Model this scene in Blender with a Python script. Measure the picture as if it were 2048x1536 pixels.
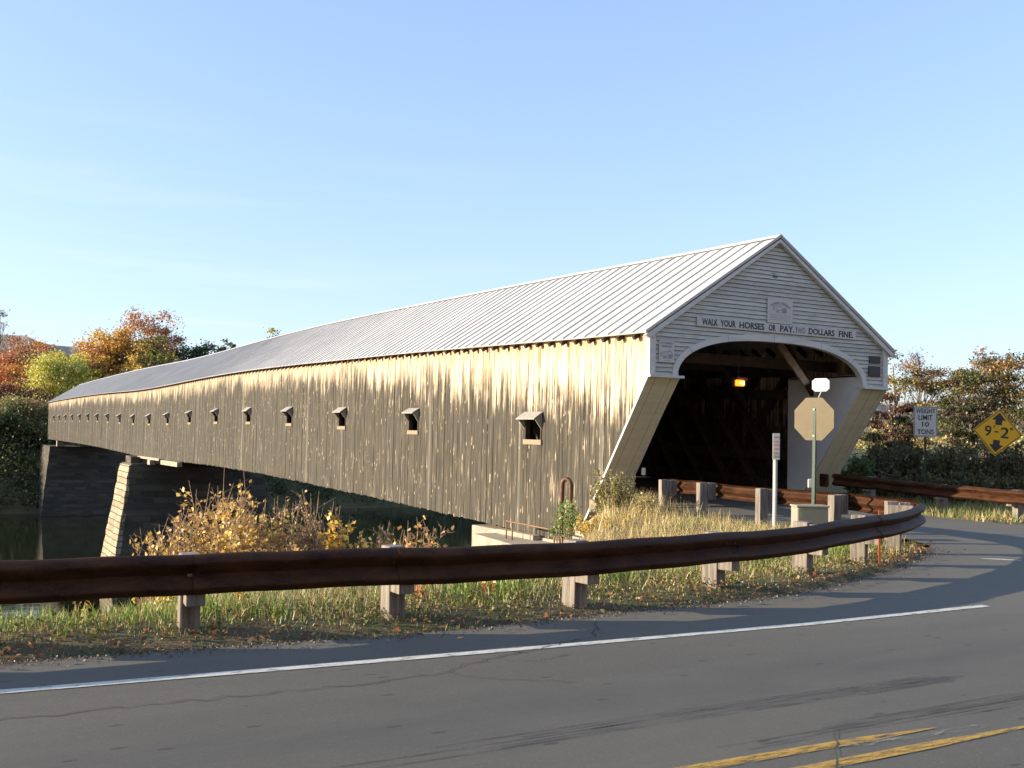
import bpy, bmesh, math, random
import numpy as np
from mathutils import Vector, Matrix
for o in list(bpy.data.objects): bpy.data.objects.remove(o)
SC = bpy.context.scene
COL = SC.collection
# ------------------------------------------------------------------ camera
cam_d = bpy.data.cameras.new("camera"); cam = bpy.data.objects.new("camera", cam_d); COL.objects.link(cam)
CR = Vector((0.8729138692913195, -0.4874260229550757, 0.02091049844110163))
CU = Vector((-0.04237525258093707, -0.03305047955027422, 0.9985549578116363))
CW = Vector((0.48603056978708553, 0.8725385595764206, 0.049505022823406464))
CP = Vector((-14.009528583601925, -18.83141704502469, 1.55)); FPX = 2074.63
cam.matrix_world = Matrix(((CR.x, CU.x, -CW.x, CP.x), (CR.y, CU.y, -CW.y, CP.y), (CR.z, CU.z, -CW.z, CP.z), (0, 0, 0, 1)))
cam_d.sensor_width = 36; cam_d.lens = 36 * FPX / 2048; cam_d.clip_start = 0.1; cam_d.clip_end = 12000
SC.camera = cam
SC.render.resolution_x = 1024; SC.render.resolution_y = 768
# ------------------------------------------------------------------ light
SUN_EL = math.radians(13.6); SX, SY = -0.918, 0.397
S = Vector((SX * math.cos(SUN_EL), SY * math.cos(SUN_EL), math.sin(SUN_EL))).normalized()
w = bpy.data.worlds.new("World"); SC.world = w; w.use_nodes = True
nt = w.node_tree; bg = nt.nodes["Background"]; gam = nt.nodes.new("ShaderNodeGamma"); gam.inputs[1].default_value = .6; mulc = nt.nodes.new("ShaderNodeMix"); mulc.data_type = 'RGBA'; mulc.blend_type = 'MULTIPLY'; mulc.inputs[0].default_value = 1; mulc.inputs[7].default_value = (1.30, 1.46, 1.85, 1)
sky = nt.nodes.new("ShaderNodeTexSky"); sky.sky_type = 'NISHITA'; sky.sun_disc = False
sky.sun_elevation = SUN_EL; sky.sun_rotation = math.atan2(SX, SY) % (2 * math.pi)
sky.air_density = 1.0; sky.dust_density = 1.0; sky.ozone_density = 1.6
nt.links.new(sky.outputs[0], gam.inputs[0]); nt.links.new(gam.outputs[0], mulc.inputs[6]); wc = nt.nodes.new("ShaderNodeTexCoord"); wm = nt.nodes.new("ShaderNodeMapping"); wm.inputs["Scale"].default_value = (2.0, 2.0, 26); wm.inputs["Rotation"].default_value = (0.10, 0.06, 0)
wn = nt.nodes.new("ShaderNodeTexNoise"); wn.inputs["Scale"].default_value = 1.6; wn.inputs["Detail"].default_value = 6; wr = nt.nodes.new("ShaderNodeMapRange"); wr.inputs[1].default_value = .5; wr.inputs[2].default_value = .75; wr.inputs[4].default_value = .30
ws = nt.nodes.new("ShaderNodeSeparateXYZ"); wz = nt.nodes.new("ShaderNodeMapRange"); wz.inputs[1].default_value = .30; wz.inputs[2].default_value = .10; wl = nt.nodes.new("ShaderNodeMapRange"); wl.inputs[1].default_value = .62; wl.inputs[2].default_value = .1
w1 = nt.nodes.new("ShaderNodeMath"); w1.operation = 'MULTIPLY'; w2 = nt.nodes.new("ShaderNodeMath"); w2.operation = 'MULTIPLY'; wx = nt.nodes.new("ShaderNodeMix"); wx.data_type = 'RGBA'; wx.inputs[7].default_value = (4.2, 3.9, 3.9, 1)
for a_, b_ in ((wc.outputs["Generated"], wm.inputs[0]), (wm.outputs[0], wn.inputs[0]), (wn.outputs[0], wr.inputs[0]), (wc.outputs["Generated"], ws.inputs[0]), (ws.outputs[2], wz.inputs[0]), (ws.outputs[0], wl.inputs[0]), (wr.outputs[0], w1.inputs[0]), (wz.outputs[0], w1.inputs[1]), (w1.outputs[0], w2.inputs[0]), (wl.outputs[0], w2.inputs[1]), (w2.outputs[0], wx.inputs[0]), (mulc.outputs[2], wx.inputs[6]), (wx.outputs[2], bg.inputs[0])): nt.links.new(a_, b_)
bg.inputs[1].default_value = 0.13
sd = bpy.data.lights.new("sun", 'SUN'); sd.energy = 4.8; sd.angle = math.radians(0.5); sd.color = (1.0, 0.83, 0.60)
so = bpy.data.objects.new("sun", sd); COL.objects.link(so); so.rotation_euler = S.to_track_quat('Z', 'Y').to_euler(); so.location = (-60, 30, 40)
SC.view_settings.view_transform = 'Standard'; SC.view_settings.look = 'None'; SC.view_settings.gamma = 1
SC.view_settings.exposure = 1.25
SC.render.engine = 'CYCLES'; SC.cycles.max_bounces = 6; SC.cycles.transparent_max_bounces = 12
rnd = random.Random(7); R = np.random.default_rng(11)

def px(x, y, D):                       # point seen at photo pixel (2048x1536) at depth D
    return CP + D * (CW + (x - 1024) / FPX * CR - (y - 768) / FPX * CU)
# ------------------------------------------------------------------ materials
class N:
    def __init__(s, name):
        s.m = bpy.data.materials.new(name); s.m.use_nodes = True; s.t = s.m.node_tree; s.b = s.t.nodes["Principled BSDF"]; s.out = s.t.nodes["Material Output"]
    def n(s, typ, **kw):
        x = s.t.nodes.new("ShaderNode" + typ)
        for k, v in kw.items():
            if hasattr(x, k) and k not in x.inputs: setattr(x, k, v)
            else: x.inputs[k].default_value = v
        return x
    def l(s, a, b): s.t.links.new(a, b)
    def put(s, sock, v):
        if hasattr(v, 'links') or isinstance(v, bpy.types.NodeSocket): s.l(v, sock)
        else: sock.default_value = v
    def noise(s, vec=None, scale=5, detail=3, rough=.55, dist=0):
        x = s.n("TexNoise"); x.inputs["Scale"].default_value = scale; x.inputs["Detail"].default_value = detail
        x.inputs["Roughness"].default_value = rough; x.inputs["Distortion"].default_value = dist
        if vec is not None: s.l(vec, x.inputs["Vector"])
        return x.outputs["Fac"]
    def map(s, vec, scale=(1, 1, 1), loc=(0, 0, 0)):
        x = s.n("Mapping"); x.inputs["Scale"].default_value = scale; x.inputs["Location"].default_value = loc; s.l(vec, x.inputs["Vector"]); return x.outputs[0]
    def rng(s, v, a, b, c=0., d=1.):
        x = s.n("MapRange"); s.put(x.inputs[0], v)
        for i, q in enumerate((a, b, c, d)): s.put(x.inputs[i + 1], q)
        return x.outputs[0]
    def math(s, op, a, b=0.):
        x = s.n("Math", operation=op); s.put(x.inputs[0], a); s.put(x.inputs[1], b); return x.outputs[0]
    def mix(s, f, a, b, mode='MIX'):
        x = s.n("Mix", data_type='RGBA', blend_type=mode); s.put(x.inputs[0], f)
        for i, v in ((6, a), (7, b)):
            if isinstance(v, tuple) and len(v) == 3: v = v + (1,)
            s.put(x.inputs[i], v)
        return x.outputs[2]
    def bump(s, h, strength=.3, dist=.01):
        x = s.n("Bump"); x.inputs["Strength"].default_value = strength; x.inputs["Distance"].default_value = dist; s.l(h, x.inputs["Height"]); s.l(x.outputs[0], s.b.inputs["Normal"])
    def col(s, v):
        if isinstance(v, tuple): v = v + (1,) if len(v) == 3 else v
        s.put(s.b.inputs["Base Color"], v)
    def r(s, v): s.put(s.b.inputs["Roughness"], v)
    def obj(s): return s.n("TexCoord").outputs["Object"]
    def pos(s): return s.n("NewGeometry").outputs["Position"]
    def attr(s, name="Col"): return s.n("Attribute", attribute_name=name)

def simple(name, c, rough=.6, metal=0., var=.15, scale=6, bump=0., bdist=.005):
    m = N(name); o = m.pos(); f = m.noise(o, scale, 5, .6)
    m.col(m.mix(m.rng(f, .3, .7), tuple(x * (1 - var) for x in c), tuple(min(1, x * (1 + var)) for x in c)))
    m.r(rough); m.b.inputs["Metallic"].default_value = metal
    if bump: m.bump(m.noise(o, scale * 6, 4), bump, bdist)
    return m.m

def mat_siding():
    m = N("weathered_board_siding"); uv = m.n("UVMap").outputs[0]; a = m.attr("Col").outputs["Color"]
    sep = m.n("SeparateXYZ"); m.l(uv, sep.inputs[0]); U, V = sep.outputs[0], sep.outputs[1]
    sc = m.n("SeparateColor"); m.l(a, sc.inputs[0]); rb = sc.outputs[0]; rb2 = sc.outputs[1]; rb3 = sc.outputs[2]
    g1 = m.noise(m.map(uv, (34, .9, 1)), 1, 4, .6)                 # grain
    g2 = m.noise(m.map(uv, (13, .45, 1), (3, 9, 0)), 1, 4, .65)    # streaks a few cm wide
    g3 = m.noise(m.map(uv, (5, .7, 1), (11, 2, 0)), 1, 4, .6); big = m.noise(m.map(uv, (.55, .5, 1)), 1, 4, .65); rag = m.noise(m.map(uv, (19, 2.2, 1), (5, 5, 0)), 1, 4, .7)
    near = m.math('POWER', 2.718, m.math('MULTIPLY', U, -.075))
    grey = m.mix(m.rng(g2, .40, .58), (.008, .007, .005), (.055, .048, .033)); grey = m.mix(m.rng(g1, .38, .7, 0, .6), grey, (.12, .103, .073))
    grey = m.mix(m.math('MULTIPLY', rb2, .4), grey, (.038, .034, .026)); grey = m.mix(m.math('GREATER_THAN', rb3, .965), grey, m.mix(m.rng(g1, .3, .7), (.07, .064, .052), (.15, .138, .112)))
    fresh = m.mix(m.rng(g1, .38, .62), (.14, .055, .016), (.66, .50, .32)); fresh = m.mix(m.rng(g2, .42, .6, 0, .8), fresh, (.80, .70, .53))
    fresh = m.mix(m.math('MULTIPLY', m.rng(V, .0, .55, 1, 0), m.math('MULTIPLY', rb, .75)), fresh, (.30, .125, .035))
    depth = m.math('ADD', m.math('MULTIPLY', near, 1.25), .42)
    for n_, k_ in ((rb, .5), (g2, 2.6), (g3, 1.6), (big, 2.2)): depth = m.math('ADD', depth, m.math('MULTIPLY', m.math('SUBTRACT', n_, .5), k_ if not n_ is g2 else m.math('ADD', 1.1, m.math('MULTIPLY', near, 2.2))))
    f = m.rng(m.math('SUBTRACT', depth, V), -.55, .45)
    f = m.math('MULTIPLY', f, m.rng(m.math('ADD', rag, m.math('MULTIPLY', f, .35)), .5, .66, .25, 1))
    streak = m.math('MULTIPLY', m.rng(g1, .54, .66), m.rng(g3, .50, .64)); streak = m.math('MULTIPLY', streak, m.math('ADD', .42, m.math('MULTIPLY', near, 1.0)))
    def flecks(sx, sy, off, thr, keep):
        v = m.n("TexVoronoi", feature='F1'); m.l(m.map(uv, (sx, sy, 1), (off, off, 0)), v.inputs["Vector"]); v.inputs["Scale"].default_value = 1; q = m.n("SeparateColor"); m.l(v.outputs["Color"], q.inputs[0])
        return m.math('MULTIPLY', m.math('LESS_THAN', m.math('ADD', v.outputs["Distance"], m.math('MULTIPLY', m.math('SUBTRACT', rag, .5), .5)), thr), m.math('GREATER_THAN', q.outputs[0], keep))
    fl = m.math('MAXIMUM', flecks(15, 3.8, 0, .20, .86), flecks(9, 1.3, 4, .15, .86))
    f = m.math('MAXIMUM', f, m.math('MAXIMUM', m.math('MULTIPLY', streak, .8), m.math('MULTIPLY', fl, .8)))
    c = m.mix(f, grey, fresh)
    c = m.mix(m.rng(m.noise(m.map(uv, (2.4, .22, 1), (1, 4, 0)), 1, 4, .6), .54, .70, 0, .5), c, (.018, .015, .011))
    m.col(c); m.r(.9); m.bump(g1, .6, .012)
    return m.m

def mat_paint(name, c=(.56, .565, .53), dirt=(.2, .19, .16), amt=.35):
    m = N(name); p = m.pos(); f = m.noise(m.map(p, (1.2, 1.2, 9)), 1, 5, .65); g = m.noise(p, 22, 5, .7)
    x = m.mix(m.rng(f, .42, .75, 0, amt), c, dirt); x = m.mix(m.rng(g, .62, .72, 0, .5), x, (.28, .25, .20))
    m.col(x); m.r(.6); m.bump(g, .15, .004); return m.m

def mat_clap():
    m = N("peeling_white_clapboard_paint"); p = m.pos(); a = m.attr("Col").outputs["Color"]
    f = m.noise(m.map(p, (2.5, 1, 26)), 1, 6, .7); g = m.noise(m.map(p, (1.1, 1, 1.4)), 1, 3)
    x = m.mix(m.rng(f, .5, .68, 0, .8), (.55, .56, .52), (.22, .21, .165))
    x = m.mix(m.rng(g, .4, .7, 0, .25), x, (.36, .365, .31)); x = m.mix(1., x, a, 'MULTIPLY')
    m.col(x); m.r(.7); m.bump(f, .3, .006); return m.m

def mat_roof():
    m = N("standing_seam_metal"); p = m.pos(); a = m.attr("Col").outputs["Color"]
    f = m.noise(m.map(p, (.6, .35, .6)), 1, 4, .6); g = m.noise(p, 9, 4, .6)
    x = m.mix(m.rng(f, .3, .7), (.48, .48, .47), (.58, .575, .56)); x = m.mix(.5, x, a, 'MULTIPLY')
    m.col(x); m.b.inputs["Metallic"].default_value = .1; m.r(m.rng(g, .3, .7, .4, .55)); m.bump(f, .15, .05); return m.m

def mat_rust():
    m = N("rusted_weathering_steel"); p = m.pos(); f = m.noise(m.map(p, (1, 1, 3)), 3, 6, .65); g = m.noise(p, 60, 4, .7)
    x = m.mix(m.rng(f, .3, .7), (.016, .006, .003), (.075, .032, .014)); x = m.mix(m.rng(g, .55, .75, 0, .6), x, (.13, .06, .028))
    m.col(x); m.r(m.rng(f, .3, .7, .5, .7)); m.b.inputs["Metallic"].default_value = .0; m.b.inputs["Specular IOR Level"].default_value = .12; m.bump(g, .25, .004); return m.m

def mat_post():
    m = N("weathered_timber_post"); p = m.pos(); f = m.noise(m.map(p, (22, 22, 1.6)), 1, 5, .65); g = m.noise(m.map(p, (9, 9, .8)), 1, 4, .6)
    x = m.mix(m.rng(f, .3, .7), (.075, .062, .05), (.29, .255, .215)); x = m.mix(m.rng(g, .58, .68, 0, .8), x, (.07, .045, .03))
    m.col(x); m.r(.85); m.bump(f, .6, .01); return m.m

def mat_asphalt():
    m = N("worn_asphalt"); p = m.pos()
    agg = m.noise(p, 140, 3, .7); big = m.noise(m.map(p, (.12, .5, 1)), 1, 5, .6); mid = m.noise(m.map(p, (.9, 3.2, 1)), 1, 5, .6)
    vor = m.n("TexVoronoi", feature='F1'); m.l(p, vor.inputs["Vector"]); vor.inputs["Scale"].default_value = 110
    vs = m.n("SeparateColor"); m.l(vor.outputs["Color"], vs.inputs[0])
    x = m.mix(m.rng(big, .42, .58), (.070, .066, .050), (.095, .089, .068))
    x = m.mix(m.rng(mid, .3, .7, 0, .35), x, (.066, .060, .048))
    x = m.mix(m.rng(agg, .35, .7, 0, .45), x, (.135, .122, .098))
    x = m.mix(m.rng(vs.outputs[0], .86, .9, 0, .35), x, (.17, .155, .125))
    spw = m.n("SeparateXYZ"); m.l(p, spw.inputs[0]); yy = m.math('ADD', spw.outputs[1], m.math('MULTIPLY', m.noise(m.map(p, (.15, .15, 1)), 1, 2), .3))
    oil = m.math('POWER', 2.718, m.math('MULTIPLY', m.math('POWER', m.math('MULTIPLY', m.math('ADD', yy, 13.25), 1.9), 2.), -1.))
    oil2 = m.math('POWER', 2.718, m.math('MULTIPLY', m.math('POWER', m.math('MULTIPLY', m.math('ADD', yy, 16.4), 1.4), 2.), -1.))
    x = m.mix(m.math('MULTIPLY', m.math('MAXIMUM', oil, oil2), m.rng(mid, .25, .65, .15, .55)), x, (.045, .043, .040))
    # small dark oil specks
    v2 = m.n("TexVoronoi", feature='F1'); m.l(m.map(p, (3.2, 9, 1)), v2.inputs["Vector"]); v2.inputs["Scale"].default_value = 1
    s2 = m.n("SeparateColor"); m.l(v2.outputs["Color"], s2.inputs[0])
    x = m.mix(m.math('MULTIPLY', m.math('MULTIPLY', m.math('LESS_THAN', v2.outputs["Distance"], .16), m.math('GREATER_THAN', s2.outputs[1], .72)), .6), x, (.02, .019, .017))
    # pale dusty shoulder along the edge
    sp = m.n("SeparateXYZ"); m.l(p, sp.inputs[0])
    x = m.mix(m.math('MULTIPLY', m.rng(sp.outputs[1], -12.3, -11.3, 0, .5), m.rng(mid, .3, .7, .4, 1)), x, (.13, .12, .095))
    m.col(x); m.r(.82); m.bump(agg, .5, .004); return m.m

def mat_worn(name, c, lo=.35, hi=.6, sx=6, sy=22, rough=.7):
    m = N(name); p = m.pos(); f = m.noise(m.map(p, (sx, sy, 1)), 1, 6, .75); g = m.noise(p, 90, 3, .7)
    m.col(m.mix(m.rng(g, .4, .7, 0, .4), c, tuple(q * .5 for q in c))); m.r(rough)
    m.l(m.math('MULTIPLY', m.rng(f, lo, hi), m.rng(g, .25, .5, .5, 1)), m.b.inputs["Alpha"]); return m.m

def mat_leaf(name, tr=.35, rough=.6):
    m = N(name); a = m.attr("Col").outputs["Color"]; d = m.n("BsdfDiffuse"); t = m.n("BsdfTranslucent"); g = m.n("BsdfGlossy", Roughness=.45)
    m.l(a, d.inputs[0]); m.l(a, t.inputs[0]); s = m.n("MixShader"); s.inputs[0].default_value = tr
    m.l(d.outputs[0], s.inputs[1]); m.l(t.outputs[0], s.inputs[2])
    s2 = m.n("MixShader"); s2.inputs[0].default_value = .04; m.l(s.outputs[0], s2.inputs[1]); m.l(g.outputs[0], s2.inputs[2]); m.l(s2.outputs[0], m.out.inputs[0]); return m.m

def mat_ground():
    m = N("verge_soil_and_litter"); p = m.pos(); f = m.noise(p, 1.3, 5, .65); g = m.noise(p, 28, 5, .7)
    x = m.mix(m.rng(f, .38, .62), (.10, .075, .035), (.055, .075, .02)); x = m.mix(m.rng(g, .45, .7, 0, .7), x, (.19, .13, .06)); 
    m.col(x); m.r(.95); m.bump(g, .8, .03); return m.m

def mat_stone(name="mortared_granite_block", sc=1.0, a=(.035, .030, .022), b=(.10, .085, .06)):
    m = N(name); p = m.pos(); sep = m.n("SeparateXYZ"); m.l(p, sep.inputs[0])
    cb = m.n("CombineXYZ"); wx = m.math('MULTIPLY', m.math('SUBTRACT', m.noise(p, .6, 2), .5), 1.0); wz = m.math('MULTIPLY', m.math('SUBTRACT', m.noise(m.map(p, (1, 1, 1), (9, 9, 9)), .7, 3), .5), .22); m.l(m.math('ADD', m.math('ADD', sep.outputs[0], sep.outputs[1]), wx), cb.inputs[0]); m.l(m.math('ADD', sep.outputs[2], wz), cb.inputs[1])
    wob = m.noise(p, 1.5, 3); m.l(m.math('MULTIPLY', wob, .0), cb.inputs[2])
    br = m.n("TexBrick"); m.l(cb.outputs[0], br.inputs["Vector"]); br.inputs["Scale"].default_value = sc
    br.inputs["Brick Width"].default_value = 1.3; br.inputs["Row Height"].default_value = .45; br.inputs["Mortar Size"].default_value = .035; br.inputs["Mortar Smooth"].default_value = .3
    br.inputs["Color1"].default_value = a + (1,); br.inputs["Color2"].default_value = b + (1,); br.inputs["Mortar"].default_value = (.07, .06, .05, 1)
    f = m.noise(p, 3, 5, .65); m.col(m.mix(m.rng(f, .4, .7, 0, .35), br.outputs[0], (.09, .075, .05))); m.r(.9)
    h = m.math('ADD', m.math('MULTIPLY', br.outputs["Fac"], -1), m.math('MULTIPLY', f, .8)); m.bump(h, 1, .09); return m.m

def mat_water():
    m = N("river_water"); p = m.pos(); m.col((.012, .016, .008)); m.r(.04); m.b.inputs["IOR"].default_value = 1.33
    f = m.noise(m.map(p, (.5, .9, 1)), 1, 3, .6); m.bump(f, .12, .06); return m.m

def mat_hill():
    m = N("wooded_hillside"); p = m.pos(); f = m.noise(p, .03, 6, .7); g = m.noise(p, .15, 5, .7)
    x = m.mix(m.rng(f, .35, .65), (.26, .25, .24), (.38, .27, .19)); x = m.mix(m.rng(g, .4, .7, 0, .5), x, (.36, .28, .19)); m.col(x); m.r(1.0); m.bump(g, .5, 3); return m.m  # pale tones put distance haze into the hill colour

M = dict(siding=mat_siding(), white=mat_paint("aged_white_paint"), cream=mat_paint("cream_board_paint", (.60, .55, .38), (.32, .28, .19), .3), clap=mat_clap(), roof=mat_roof(),
         rust=mat_rust(), post=mat_post(), asphalt=mat_asphalt(), ground=mat_ground(), stone=mat_stone(), sunlit_stone=mat_stone("sunlit_granite_tone", 1.0, (.26, .21, .13), (.42, .35, .23)), water=mat_water(), hill=mat_hill(),
         leaf=mat_leaf("foliage"), blade=mat_leaf("grass_blades", .3), bark=simple("grey_brown_bark", (.13, .10, .075), .9, 0, .4, 8, .8, .03),
         twig=simple("dry_twig", (.30, .20, .12), .8, 0, .3, 10), timber=simple("dark_old_timber", (.04, .027, .017), .85, 0, .4, 5, .4, .01),
         deck=simple("deck_planks", (.07, .055, .04), .85, 0, .3, 5), panel=simple("whitewashed_panel", (.56, .58, .57), .7, 0, .06, 2),
         concrete=simple("aged_concrete", (.30, .26, .20), .9, 0, .25, 3, .5, .01), green=simple("green_steel_post", (.010, .028, .016), .45, .3, .2, 8),
         tan=simple("tan_primer_metal", (.075, .056, .024), .55, .2, .12, 9), plate=simple("white_enamel_plate", (.46, .47, .45), .4, 0, .05, 6),
         yellow=simple("yellow_sign_sheeting", (.66, .37, .008), .4, 0, .06, 5), black=simple("black_lettering", (.018, .018, .022), .5, 0, .1, 9),
         grey_ink=simple("faded_grey_lettering", (.24, .25, .27), .7, 0, .2, 30), red_ink=simple("faded_red_lettering", (.55, .22, .2), .7, 0, .1, 9),
         dark_plaque=simple("dark_bronze_plaque", (.035, .032, .042), .45, .3, .3, 40), box=simple("beige_fibreglass", (.27, .255, .19), .7, 0, .08, 40, .6, .01),
         orange=simple("orange_marker_plastic", (.45, .10, .025), .5, 0, .1, 6), bolt=simple("galvanised_bolt", (.45, .45, .45), .4, .6, .1, 9),
         pipe=simple("rusty_brown_pipe", (.10, .05, .03), .6, .3, .4, 12, .3, .004), railpipe=simple("rusty_handrail_pipe", (.20, .11, .06), .6, .2, .3, 12),
         linew=mat_worn("worn_white_road_paint", (.62, .61, .54), .30, .50), liney=mat_worn("worn_yellow_road_paint", (.50, .30, .045), .32, .58),
         fade=mat_worn("almost_gone_white_paint", (.34, .34, .3), .5, .7), skid=mat_worn("tyre_rubber_streak", (.035, .034, .034), .44, .74, 2.2, 60), crack=simple("crack_shadow_fill", (.045, .042, .036), 1),
         brace=simple("sunlit_brace_timber", (.30, .24, .16), .8, 0, .3, 8), hood=simple("bleached_hood_board", (.27, .25, .225), .8, 0, .2, 14, .4, .004), sill=simple("bleached_sill_board", (.24, .19, .13), .85, 0, .25, 14, .4, .004))
_m = N("glowing_sodium_lens"); _e = _m.n("Emission", Color=(1, .13, .008, 1), Strength=2.5); _m.l(_e.outputs[0], _m.out.inputs[0]); M['glow'] = _m.m
_m = N("glowing_sodium_core"); _e = _m.n("Emission", Color=(1, .5, .08, 1), Strength=4.); _m.l(_e.outputs[0], _m.out.inputs[0]); M['core'] = _m.m

# ------------------------------------------------------------------ mesh helpers
class MB:
    def __init__(s): s.v = []; s.f = []; s.c = []; s.uv = []; s.cc = (1, 1, 1)
    def face(s, pts, uvs=None):
        i = len(s.v); s.v += [tuple(p) for p in pts]; s.c += [s.cc] * len(pts); s.f.append(tuple(range(i, i + len(pts)))); s.uv += list(uvs) if uvs else [(0, 0)] * len(pts)
    def prism(s, poly, vec):             # poly: 3D points (planar), extruded by vec
        v = Vector(vec); a = [Vector(p) for p in poly]; b = [p + v for p in a]; n = len(a)
        s.face(a[::-1]); s.face(b)
        for i in range(n): s.face([a[i], a[(i + 1) % n], b[(i + 1) % n], b[i]])
    def box(s, x0, x1, y0, y1, z0, z1): s.prism([(x0, y0, z0), (x1, y0, z0), (x1, y1, z0), (x0, y1, z0)], (0, 0, z1 - z0))
    def obox(s, c, ux, uy, uz, a, b, d):  # oriented box: centre, axes, half sizes
        c = Vector(c); ux = Vector(ux) * a; uy = Vector(uy) * b; uz = Vector(uz) * d
        s.prism([c - ux - uy - uz, c + ux - uy - uz, c + ux + uy - uz, c - ux + uy - uz], uz * 2)
    def beam(s, p, q, wd, ht, up=(0, 0, 1)):
        p = Vector(p); q = Vector(q); d = (q - p); L = d.length; d.normalize(); u = Vector(up)
        if abs(d.dot(u)) > .98: u = Vector((1, 0, 0))
        x = d.cross(u).normalized(); y = x.cross(d).normalized(); s.obox((p + q) / 2, d, x, y, L / 2, wd / 2, ht / 2)
    def tube(s, pts, rad, n=8, cap=True):
        P = [Vector(tuple(float(c_) for c_ in p)) for p in pts]; rad = [float(q) for q in rad] if hasattr(rad, '__len__') else [float(rad)] * len(P); base = len(s.v); ref = None
        for i, p in enumerate(P):
            d = (P[min(i + 1, len(P) - 1)] - P[max(i - 1, 0)]).normalized()
            if ref is None: ref = Vector((0, 0, 1)) if abs(d.z) < .9 else Vector((1, 0, 0))
            x = d.cross(ref).normalized(); y = d.cross(x).normalized(); ref = -y.cross(Vector((0, 0, 0))) if False else ref
            for k in range(n):
                a = 2 * math.pi * k / n; s.v.append(tuple(p + rad[i] * (math.cos(a) * x + math.sin(a) * y))); s.c.append(s.cc); s.uv.append((0, 0))
        for i in range(len(P) - 1):
            for k in range(n):
                a = base + i * n + k; b = base + i * n + (k + 1) % n; s.f.append((a, b, b + n, a + n))
        if cap: s.f.append(tuple(base + k for k in range(n))[::-1]); s.f.append(tuple(base + (len(P) - 1) * n + k for k in range(n)))
    def build(s, name, mat, parent=None, loc=None, smooth=False, bevel=0, attrs=False, uv=False):
        me = bpy.data.meshes.new(name); V = np.array(s.v, float)
        if loc is not None: V = V - np.array(loc)
        me.from_pydata(V.tolist(), [], s.f)
        if attrs:
            a = me.color_attributes.new("Col", 'FLOAT_COLOR', 'POINT'); a.data.foreach_set("color", np.array([c + (1,) for c in s.c], 'f').ravel())
        if uv:
            l = me.uv_layers.new(name="UVMap"); idx = np.empty(len(me.loops), 'i'); me.loops.foreach_get("vertex_index", idx)
            l.data.foreach_set("uv", np.array(s.uv, 'f')[idx].ravel())
        me.materials.append(mat); o = bpy.data.objects.new(name, me); COL.objects.link(o)
        if loc is not None: o.location = loc
        if parent is not None: o.parent = parent
        if smooth: me.polygons.foreach_set("use_smooth", [True] * len(me.polygons))
        bm = bmesh.new(); bm.from_mesh(me); bmesh.ops.remove_doubles(bm, verts=bm.verts, dist=1e-5) if (smooth or bevel) else None
        if not attrs and not uv: bmesh.ops.recalc_face_normals(bm, faces=bm.faces)
        bm.to_mesh(me); bm.free()
        if bevel:
            b = o.modifiers.new("b", 'BEVEL'); b.width = bevel; b.segments = 2; b.limit_method = 'ANGLE'
        return o

def fast_mesh(name, verts, nper, cols, mat, parent=None, loc=None, faces=None):
    """verts (n*nper,3): consecutive nper-gons; cols (n,3) per polygon"""
    me = bpy.data.meshes.new(name); verts = np.asarray(verts, 'f'); n = len(verts)
    if loc is not None: verts = verts - np.array(loc, 'f')
    me.vertices.add(n); me.vertices.foreach_set("co", verts.ravel())
    if faces is None: L = np.arange(n, dtype='i'); starts = np.arange(0, n, nper, dtype='i')
    else: L, starts = faces
    me.loops.add(len(L)); me.loops.foreach_set("vertex_index", L); me.polygons.add(len(starts)); me.polygons.foreach_set("loop_start", starts)
    me.update(calc_edges=True)
    a = me.color_attributes.new("Col", 'FLOAT_COLOR', 'POINT'); c = np.ones((n, 4), 'f'); c[:, :3] = np.repeat(cols, nper, 0); a.data.foreach_set("color", c.ravel())
    me.materials.append(mat); o = bpy.data.objects.new(name, me); COL.objects.link(o)
    if loc is not None: o.location = loc
    if parent is not None: o.parent = parent
    return o

def tag(o, label=None, cat=None, group=None, kind=None):
    if label: o['label'] = label
    if cat: o['category'] = cat
    if group: o['group'] = group
    if kind: o['kind'] = kind
    return o
def empty(name, loc, label, cat, group=None):
    o = bpy.data.objects.new(name, None); COL.objects.link(o); o.location = loc; o.empty_display_size = .3; return tag(o, label, cat, group)
def grp(e, *objs):                     # parent world-space meshes under an empty that sits at e.location
    for o in objs:
        o.parent = e; o.matrix_parent_inverse = Matrix.Translation(e.location).inverted()
def text(name, s, mat, loc, width, height, rx=(1, 0, 0), up=(0, 0, 1), bold=.02, parent=None, depth=.003, align='L'):
    cu = bpy.data.curves.new(name, 'FONT'); cu.body = s; cu.size = 1; cu.offset = bold; cu.extrude = 0.0; cu.resolution_u = 3
    t = bpy.data.objects.new(name, cu); COL.objects.link(t); bpy.context.view_layer.update()
    me = bpy.data.meshes.new_from_object(t.evaluated_get(bpy.context.evaluated_depsgraph_get())); bpy.data.objects.remove(t)
    co = np.empty(len(me.vertices) * 3, 'f'); me.vertices.foreach_get("co", co); co = co.reshape(-1, 3); mn, mx = co.min(0), co.max(0)
    sx = width / (mx[0] - mn[0]); sy = height / (mx[1] - mn[1]); r = np.array(Vector(rx).normalized()); u = np.array(Vector(up).normalized())
    P = ((co[:, :1] - mn[0]) * sx) * r + ((co[:, 1:2] - mn[1]) * sy) * u + np.array(loc)
    me.vertices.foreach_set("co", P.astype('f').ravel()); me.update(); me.materials.clear(); me.materials.append(mat)
    o = bpy.data.objects.new(name, me); COL.objects.link(o)
    sol = o.modifiers.new("s", 'SOLIDIFY'); sol.thickness = depth; sol.offset = 0
    if parent: grp(parent, o)
    return o
def sstep(a, b, x): t = np.clip((x - a) / (b - a), 0, 1); return t * t * (3 - 2 * t)
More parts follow.
